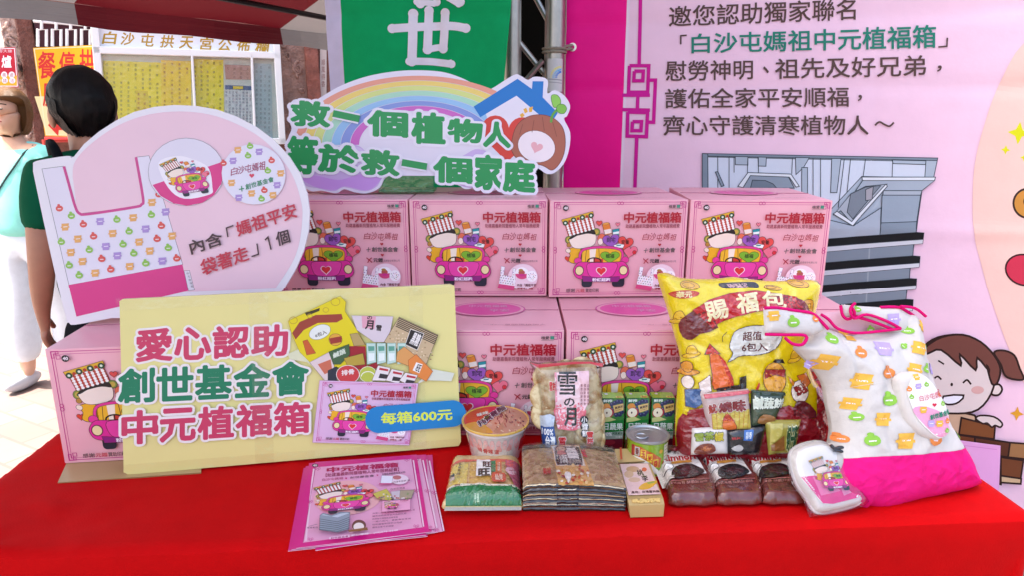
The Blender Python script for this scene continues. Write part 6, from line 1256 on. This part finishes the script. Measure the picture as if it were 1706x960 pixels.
A_.text('白沙屯媽祖', [(655, 425), (765, 400), (768, 428), (660, 448)], '#C8405A', .0); A_.poly(heart(720, 462, 9), '#C8304A'); A_.text('創世基金會', [(700, 505), (788, 478), (792, 500), (704, 524)], '#2E8A70', .03); A_.T = None; A_.build('pocket_print', pk)

# ---- white zip pouch leaning against the tote
zb = at_h(1385, 851, TZ); ZP = Plane(Vector((zb.x, zb.y - .004, TZ + .004)), 8, 30)
zp = thing('zip_pouch', zb, 'small white round-topped zip pouch with pink print wrapped in clear plastic, leaning on the tote', 'pouch')
zo = spline(cpts(t5, [(140, 720), (142, 670), (180, 640), (250, 624), (310, 640), (360, 680), (390, 740), (420, 800), (440, 850), (425, 885), (360, 908), (270, 925), (235, 910), (205, 860), (165, 800)]), 4)
q = Puff(ZP, zo, .018, .018, .005, 0, 40, .016, 11); q.mesh(M('#D2CCC6', 'cloth')).build('pouch_body', zp, None, 80)
a = Art(ZP.uv, q.place, 'cloth', .006, .0012, .00004)
a.poly(cpts(t5, spline([(152, 715), (158, 680), (190, 654), (250, 640), (300, 654), (345, 690), (385, 765), (415, 830), (405, 856), (300, 880), (255, 880), (215, 830), (170, 775)], 4)), '#E9E3E0')
a.poly(cpts(t5, [(170, 772), (235, 765), (300, 770), (390, 740), (405, 795), (420, 830), (405, 858), (300, 884), (258, 882), (215, 830)]), '#DD3A82'); a.poly(cpts(t5, [(215, 770), (300, 800), (330, 830), (250, 850)]), '#E87AA8'); a.poly(cpts(t5, [(320, 790), (388, 745), (415, 820), (345, 850)]), '#E58AB0')
a.T = aff([(835, 185), (1300, 400), (1000, 660)], [t5(190, 690), t5(362, 745), t5(288, 832)]); car_art(a); a.T = None; a.build('pouch_print', zp)
b = MB(); zr = [q.pl.at(u * 1.0, v, .002) for u, v in [ZP.uv(*p) for p in zo]]; b.tube(zr + [zr[0]], .0035, M('#D9D2CE', 'cloth'), 6); b.build('zip_edge', zp, None, 60)
b = MB(); pts = [ZP.at(*ZP.uv(*t5(*p)), .024) for p in spline([(285, 640), (300, 655), (330, 650), (362, 668), (368, 680), (345, 672), (318, 664), (296, 662)], 4, False)]; b.tube(pts, .0036, M('#1E1C20', 'gloss'), 8); b.build('wrist_cord', zp, None, 60)
WP_ = Puff(Plane(ZP.O + ZP.n * .006, 8, 30), cpts(t5, [(130, 720), (132, 660), (180, 628), (260, 612), (330, 640), (380, 690), (400, 750), (440, 830), (470, 880), (440, 900), (360, 925), (270, 938), (225, 945), (200, 870), (150, 800)]), .022, .02, .007, .003, 50, .001, 3); WP_.mesh(film('clear_wrap')).build('plastic_sleeve', zp, None, 80)
# ================================================================ two people beyond the table
def skin(name, verts, edges, radii, m, parent, root=0, sub=2, post=None):
    """one continuous surface grown round a skeleton"""
    me = bpy.data.meshes.new(name); me.from_pydata([Vector(v) for v in verts], edges, []); o = bpy.data.objects.new(name, me); COL.objects.link(o)
    sk = o.modifiers.new('skin', 'SKIN'); sk.use_smooth_shade = True; sk.branch_smoothing = .6
    for i, r in enumerate(radii):
        d = me.skin_vertices[0].data[i]; d.radius = r if isinstance(r, tuple) else (r, r); d.use_root = (i == root)
    s_ = o.modifiers.new('sub', 'SUBSURF'); s_.levels = sub; s_.render_levels = sub
    dg = bpy.context.evaluated_depsgraph_get(); e = o.evaluated_get(dg); nm = bpy.data.meshes.new_from_object(e); bpy.data.objects.remove(o); bpy.data.meshes.remove(me)
    q = parent; off = Vector((0, 0, 0))
    while q: off += q.location; q = q.parent
    for v in nm.vertices:
        p = v.co.copy()
        if post: p = post(p)
        v.co = p - off
    nm.name = name; nm.materials.clear(); nm.materials.append(m)
    nm.polygons.foreach_set('material_index', [0] * len(nm.polygons)); nm.shade_smooth()
    o = bpy.data.objects.new(name, nm); COL.objects.link(o); o.parent = parent; return o
class Sk:
    def __init__(s): s.v = []; s.e = []; s.r = []
    def p(s, co, r, to=None): s.v.append(Vector(co)); s.r.append(r); i = len(s.v) - 1; (to is not None) and s.e.append((to, i)); return i
    def chain(s, start, pts):
        for co, r in pts: start = s.p(co, r, start)
        return start
    def hand(s, w, d, side, thumb_dir, palm_n, k=1.0, curl=.35):
        """palm and five separate curled fingers hanging along d from wrist vertex w"""
        d = d.normalized(); t = thumb_dir.normalized(); n = palm_n.normalized(); W = s.v[w]
        pm = s.p(W + d * .045 * k, (.026 * k, .016 * k), w); 
        for q, (off, L) in enumerate(((.026, .072), (.009, .080), (-.009, .075), (-.025, .058))):
            b = s.p(W + d * .085 * k + t * off * k, .0088 * k, pm); c = b; dd = d
            for j in range(3):
                dd = (dd + n * curl * (.6 + .25 * j)).normalized(); c = s.p(s.v[c] + dd * L * k * (.42, .33, .25)[j], (.0084, .0078, .0066)[j] * k, c)
        b = s.p(W + d * .030 * k + t * .030 * k, .0105 * k, pm); b = s.p(s.v[b] + (d * .8 + t * .55 + n * .25).normalized() * .034 * k, .0095 * k, b); s.p(s.v[b] + (d + t * .1 + n * .4).normalized() * .027 * k, .0078 * k, b)
SKN = M('#B98468', 'skin'); HAIR = M('#0C0A0A', 'hair')

# ---- person with black bobbed hair seen from behind, in dark green
MP = Vector((-1.322, 2.16, -.015))
pm_ = thing('person', MP, 'person with black bobbed hair and dark green shirt seen from behind', 'person')
fw_ = Vector((-.62, .78, 0)).normalized(); rt_ = Vector((fw_.y, -fw_.x, 0)); up = Vector((0, 0, 1))
def L3(r, f, z): return MP + rt_ * r + fw_ * f + up * z
s = Sk(); pel = s.p(L3(0, 0, .90), (.12, .09)); wa = s.p(L3(0, .01, 1.06), (.10, .08), pel); chs = s.p(L3(0, 0, 1.24), (.11, .085), wa); nb1 = s.p(L3(0, -.005, 1.36), (.085, .07), chs); nk = s.p(L3(0, .012, 1.43), (.046, .05), nb1)
hd = s.p(L3(0, .045, 1.50), (.06, .072), nk); hd2 = s.p(L3(0, .055, 1.575), (.073, .09), hd); s.p(L3(0, .045, 1.635), (.058, .072), hd2); s.p(L3(0, .115, 1.475), (.028, .026), hd); ns = s.p(L3(0, .155, 1.545), (.012, .012), hd2)
for sd in (-1, 1):
    sh = s.p(L3(.140 * sd, 0, 1.36), .052, nb1); el = s.p(L3(.172 * sd, -.035, 1.12), .042, sh); fa = s.p(L3(.185 * sd, -.02, 1.02), .036, el); wr = s.p(L3(.195 * sd, .01, .925), .026, fa)
    s.hand(wr, Vector((0, 0, -1)) + fw_ * .25, sd, fw_ * .9 - rt_ * sd * .25, -rt_ * sd + fw_ * .2)
    hp = s.p(L3(.095 * sd, 0, .80), .10, pel); kn = s.p(L3(.10 * sd, .02, .47), .066, hp); an = s.p(L3(.10 * sd, -.01, .10), .042, kn); s.p(L3(.105 * sd, .06, .045), .036, an)
skin('body', s.v, s.e, s.r, SKN, pm_)
s = Sk(); a0 = s.p(L3(0, 0, .86), (.165, .135)); a1 = s.p(L3(0, .01, 1.06), (.155, .125), a0); a2 = s.p(L3(0, 0, 1.235), (.165, .128), a1); a3 = s.p(L3(0, -.005, 1.375), (.108, .09), a2); s.p(L3(0, .004, 1.432), (.066, .066), a3)
for sd in (-1, 1): q = s.p(L3(.140 * sd, 0, 1.365), .076, a3); q = s.p(L3(.150 * sd, -.02, 1.24), .066, q); s.p(L3(.158 * sd, -.03, 1.175), .062, q)
def crease(p): return p + Vector((0, 0, 0)) + (p - Vector((MP.x, MP.y, p.z))).normalized() * .007 * noise.noise(p * 9)
skin('shirt', s.v, s.e, s.r, M('#0B5A3C', 'cloth'), pm_, post=crease)
s = Sk(); b0 = s.p(L3(0, 0, .98), (.13, .11)); a0 = s.p(L3(0, 0, .88), (.145, .12), b0)
for sd in (-1, 1): q = s.chain(a0, [(L3(.095 * sd, 0, .78), .112), (L3(.10 * sd, .02, .47), .082), (L3(.10 * sd, -.005, .11), .068)])
skin('trousers', s.v, s.e, s.r, M('#15161C', 'cloth'), pm_, post=crease)
for sd in (-1, 1): MB().ball(L3(.105 * sd, .05, .045), (.048, .125, .05), M('#22201F', 'paper'), Matrix((rt_, fw_, up)).transposed()).build('shoe', pm_, None, 60)
# hair: full bob built from a shell with a ragged hem
Rm = Matrix((rt_, fw_, up)).transposed(); hc = L3(0, .028, 1.568); vs = []; fs = []; nu, nv = 72, 40
for j in range(nv + 1):
    ph = pi * j / nv * .80
    for i in range(nu):
        th = 2 * pi * i / nu; d = Vector((cos(th) * sin(ph), sin(th) * sin(ph), cos(ph)))
        front = max(0, d.y); lim = .52 * pi * (1 - front * .35) + (.27 * pi if d.y < .3 else 0)
        k = 1 + .05 * noise.noise(d * 3.1) + .025 * sin(th * 24 + 4 * noise.noise(d * 4)) * (j / nv) ** 2
        q = Vector((d.x * .094, d.y * .106, d.z * .112 if d.z > 0 else d.z * .124)) * k
        if d.z < -.25: q.x *= 1 - .22 * (-d.z - .25) / .6; q.y *= 1 - .12 * (-d.z - .25) / .6
        if d.y > .0 and d.z < .42: w_ = min(1, d.y * 3.2) * min(1, (.42 - d.z) * 2.6); q.y -= .10 * w_; q.x *= 1 - .12 * w_
        vs.append(hc + Rm @ q)
for j in range(nv):
    for i in range(nu): fs.append([j * nu + i, (j + 1) * nu + i, (j + 1) * nu + (i + 1) % nu, j * nu + (i + 1) % nu])
b = MB(); b.add(vs, fs, HAIR); random.seed(5)
for k in range(4): c = hc + Rm @ Vector((.090, -.03 + .012 * k, -.055 - .008 * k)); b.tube([c, c + rt_ * .014 - up * .010, c + rt_ * .030 + up * (.002 - .004 * k)], [.010, .007, .001], HAIR, 5)
b.build('hair', pm_, None, 70)
for sd in (-1, 1): 
    MB().ball(L3(-.083 * 1.0 if sd < 0 else .083, .045, 1.525), (.012, .024, .034), SKN, Rm).build('ear', pm_, None, 70)
b = MB(); b.tube([L3(-.085, -.11, 1.36), L3(-.10, -.065, 1.435), L3(-.10, .02, 1.447), L3(-.09, .10, 1.39)], .014, M('#101418', 'cloth'), 8); b.build('bag_strap', pm_, None, 60)

# ---- person in mint shirt and white trousers walking in the sun
WPp = Vector((-2.685, 3.72, 0))
pw = thing('person', WPp, 'person in loose mint shirt and white trousers walking through the sunlit square', 'person')
fw_ = Vector((-.12, -.99, 0)).normalized(); rt_ = Vector((fw_.y, -fw_.x, 0))
def W3(r, f, z): return WPp + rt_ * r + fw_ * f + up * z
# her left (image right) is -r
s = Sk(); pel = s.p(W3(0, 0, .90), (.10, .08)); wa = s.p(W3(0, 0, 1.07), (.09, .07), pel); chs = s.p(W3(0, 0, 1.23), (.105, .085), wa); nb1 = s.p(W3(0, -.01, 1.35), (.08, .065), chs); nk = s.p(W3(0, .005, 1.42), (.044, .047), nb1)
hd = s.p(W3(-.022, .03, 1.49), (.058, .068), nk); hd2 = s.p(W3(-.02, .03, 1.565), (.072, .086), hd); s.p(W3(-.02, .02, 1.625), (.058, .07), hd2); s.p(W3(-.012, .088, 1.470), (.026, .024), hd); s.p(W3(-.010, .124, 1.535), (.011, .013), hd2)
for sd in (-1, 1):
    sh = s.p(W3(.16 * sd, 0, 1.33), .052, nb1); el = s.p(W3(.205 * sd, -.02, 1.09), .040, sh); wr = s.p(W3(.20 * sd, .05, .87), .025, el); s.hand(wr, Vector((0, 0, -1)) + fw_ * .2, sd, fw_ * .9 - rt_ * sd * .2, -rt_ * sd + fw_ * .2)
    hp = s.p(W3(.09 * sd, 0, .82), .10, pel); kn = s.p(W3(.10 * sd, .05 * sd, .48), .064, hp); an = s.p(W3(.10 * sd, .06 * sd, .10), .04, kn); s.p(W3(.105 * sd, .06 * sd + .07, .04), .034, an)
wb = skin('body', s.v, s.e, s.r, M('#D9A98C', 'skin'), pw)
s = Sk(); b0 = s.p(W3(0, 0, .86), (.185, .15)); a0 = s.p(W3(0, 0, .96), (.185, .15), b0); a1 = s.p(W3(0, 0, 1.07), (.175, .14), a0); a2 = s.p(W3(0, 0, 1.23), (.165, .13), a1); a3 = s.p(W3(0, -.008, 1.345), (.105, .085), a2); s.p(W3(0, .0, 1.39), (.068, .064), a3)
for sd in (-1, 1): q = s.p(W3(.165 * sd, 0, 1.325), .078, a3); q = s.p(W3(.20 * sd, -.01, 1.19), .082, q); s.p(W3(.215 * sd, -.02, 1.04), .085, q)
def crease2(p): return p + (p - Vector((WPp.x, WPp.y, p.z))).normalized() * .012 * noise.noise(p * 7)
sh_ = skin('shirt', s.v, s.e, s.r, M('#8FE0D2', 'cloth'), pw, post=crease2)
s = Sk(); b0 = s.p(W3(0, 0, 1.0), (.15, .12)); a0 = s.p(W3(0, 0, .90), (.16, .125), b0)
for sd in (-1, 1): s.chain(a0, [(W3(.09 * sd, 0, .80), .115), (W3(.10 * sd, .05 * sd, .48), .098), (W3(.10 * sd, .06 * sd, .13), .090)])
skin('trousers', s.v, s.e, s.r, M('#DCE4EA', 'cloth'), pw, post=crease2)
Rm = Matrix((rt_, fw_, up)).transposed()
for sd in (-1, 1): MB().ball(W3(.105 * sd, .06 * sd + .05, .045), (.046, .125, .048), M('#C9CCD0', 'paper'), Rm).build('shoe', pw, None, 60)
hc = W3(-.022, .008, 1.56); vs = []; fs = []; HB = M('#6B4A2A', 'hair')
for j in range(nv + 1):
    ph = pi * j / nv * .86
    for i in range(nu):
        th = 2 * pi * i / nu; d = Vector((cos(th) * sin(ph), sin(th) * sin(ph), cos(ph))); k = 1 + .04 * noise.noise(d * 3) + .02 * sin(th * 26) * (j / nv) ** 2
        q = Vector((d.x * .090, d.y * .108, d.z * .112 if d.z > 0 else d.z * .150)) * k
        if d.y > .0 and d.z < .5: w_ = min(1, d.y * 3) * min(1, (.5 - d.z) * 2.6); q.y -= .10 * w_; q.x *= 1 - .10 * w_
        vs.append(hc + Rm @ q)
for j in range(nv):
    for i in range(nu): fs.append([j * nu + i, (j + 1) * nu + i, (j + 1) * nu + (i + 1) % nu, j * nu + (i + 1) % nu])
MB().add(vs, fs, HB).build('hair', pw, None, 70)
from mathutils.bvhtree import BVHTree
bv = BVHTree.FromPolygons([v.co + WPp for v in wb.data.vertices], [tuple(p.vertices) for p in wb.data.polygons])
def on(r, z, off=.001):
    h = bv.ray_cast(W3(r, .5, z), -fw_)[0]; return (h if h else W3(r, .1, z)) + fw_ * off
for x in (-.044, .026):
    MB().ball(on(x, 1.557), (.015, .004, .0045), M('#2A1C18', 'paper'), Rm).build('eye', pw, None, 70); MB().tube([on(x - .017, 1.578), on(x, 1.583), on(x + .017, 1.578)], .0032, M('#4A3424'), 6).build('eyebrow', pw)
MB().tube([on(-.032, 1.492, 0), on(-.010, 1.494, .001), on(.012, 1.492, 0)], [.003, .0065, .003], M('#B0564C', 'skin'), 8).build('mouth', pw, None, 70)
sv = BVHTree.FromPolygons([v.co + WPp for v in sh_.data.vertices], [tuple(p.vertices) for p in sh_.data.polygons]); pts = []
for k in range(10):
    h = sv.ray_cast(W3(-.13 + .027 * k, .6, 1.37 - .04 * k), -fw_)[0]
    if h: pts.append(h + fw_ * .003)
MB().tube(pts, .005, M('#4A5A5A', 'cloth'), 6).build('bag_strap', pw)
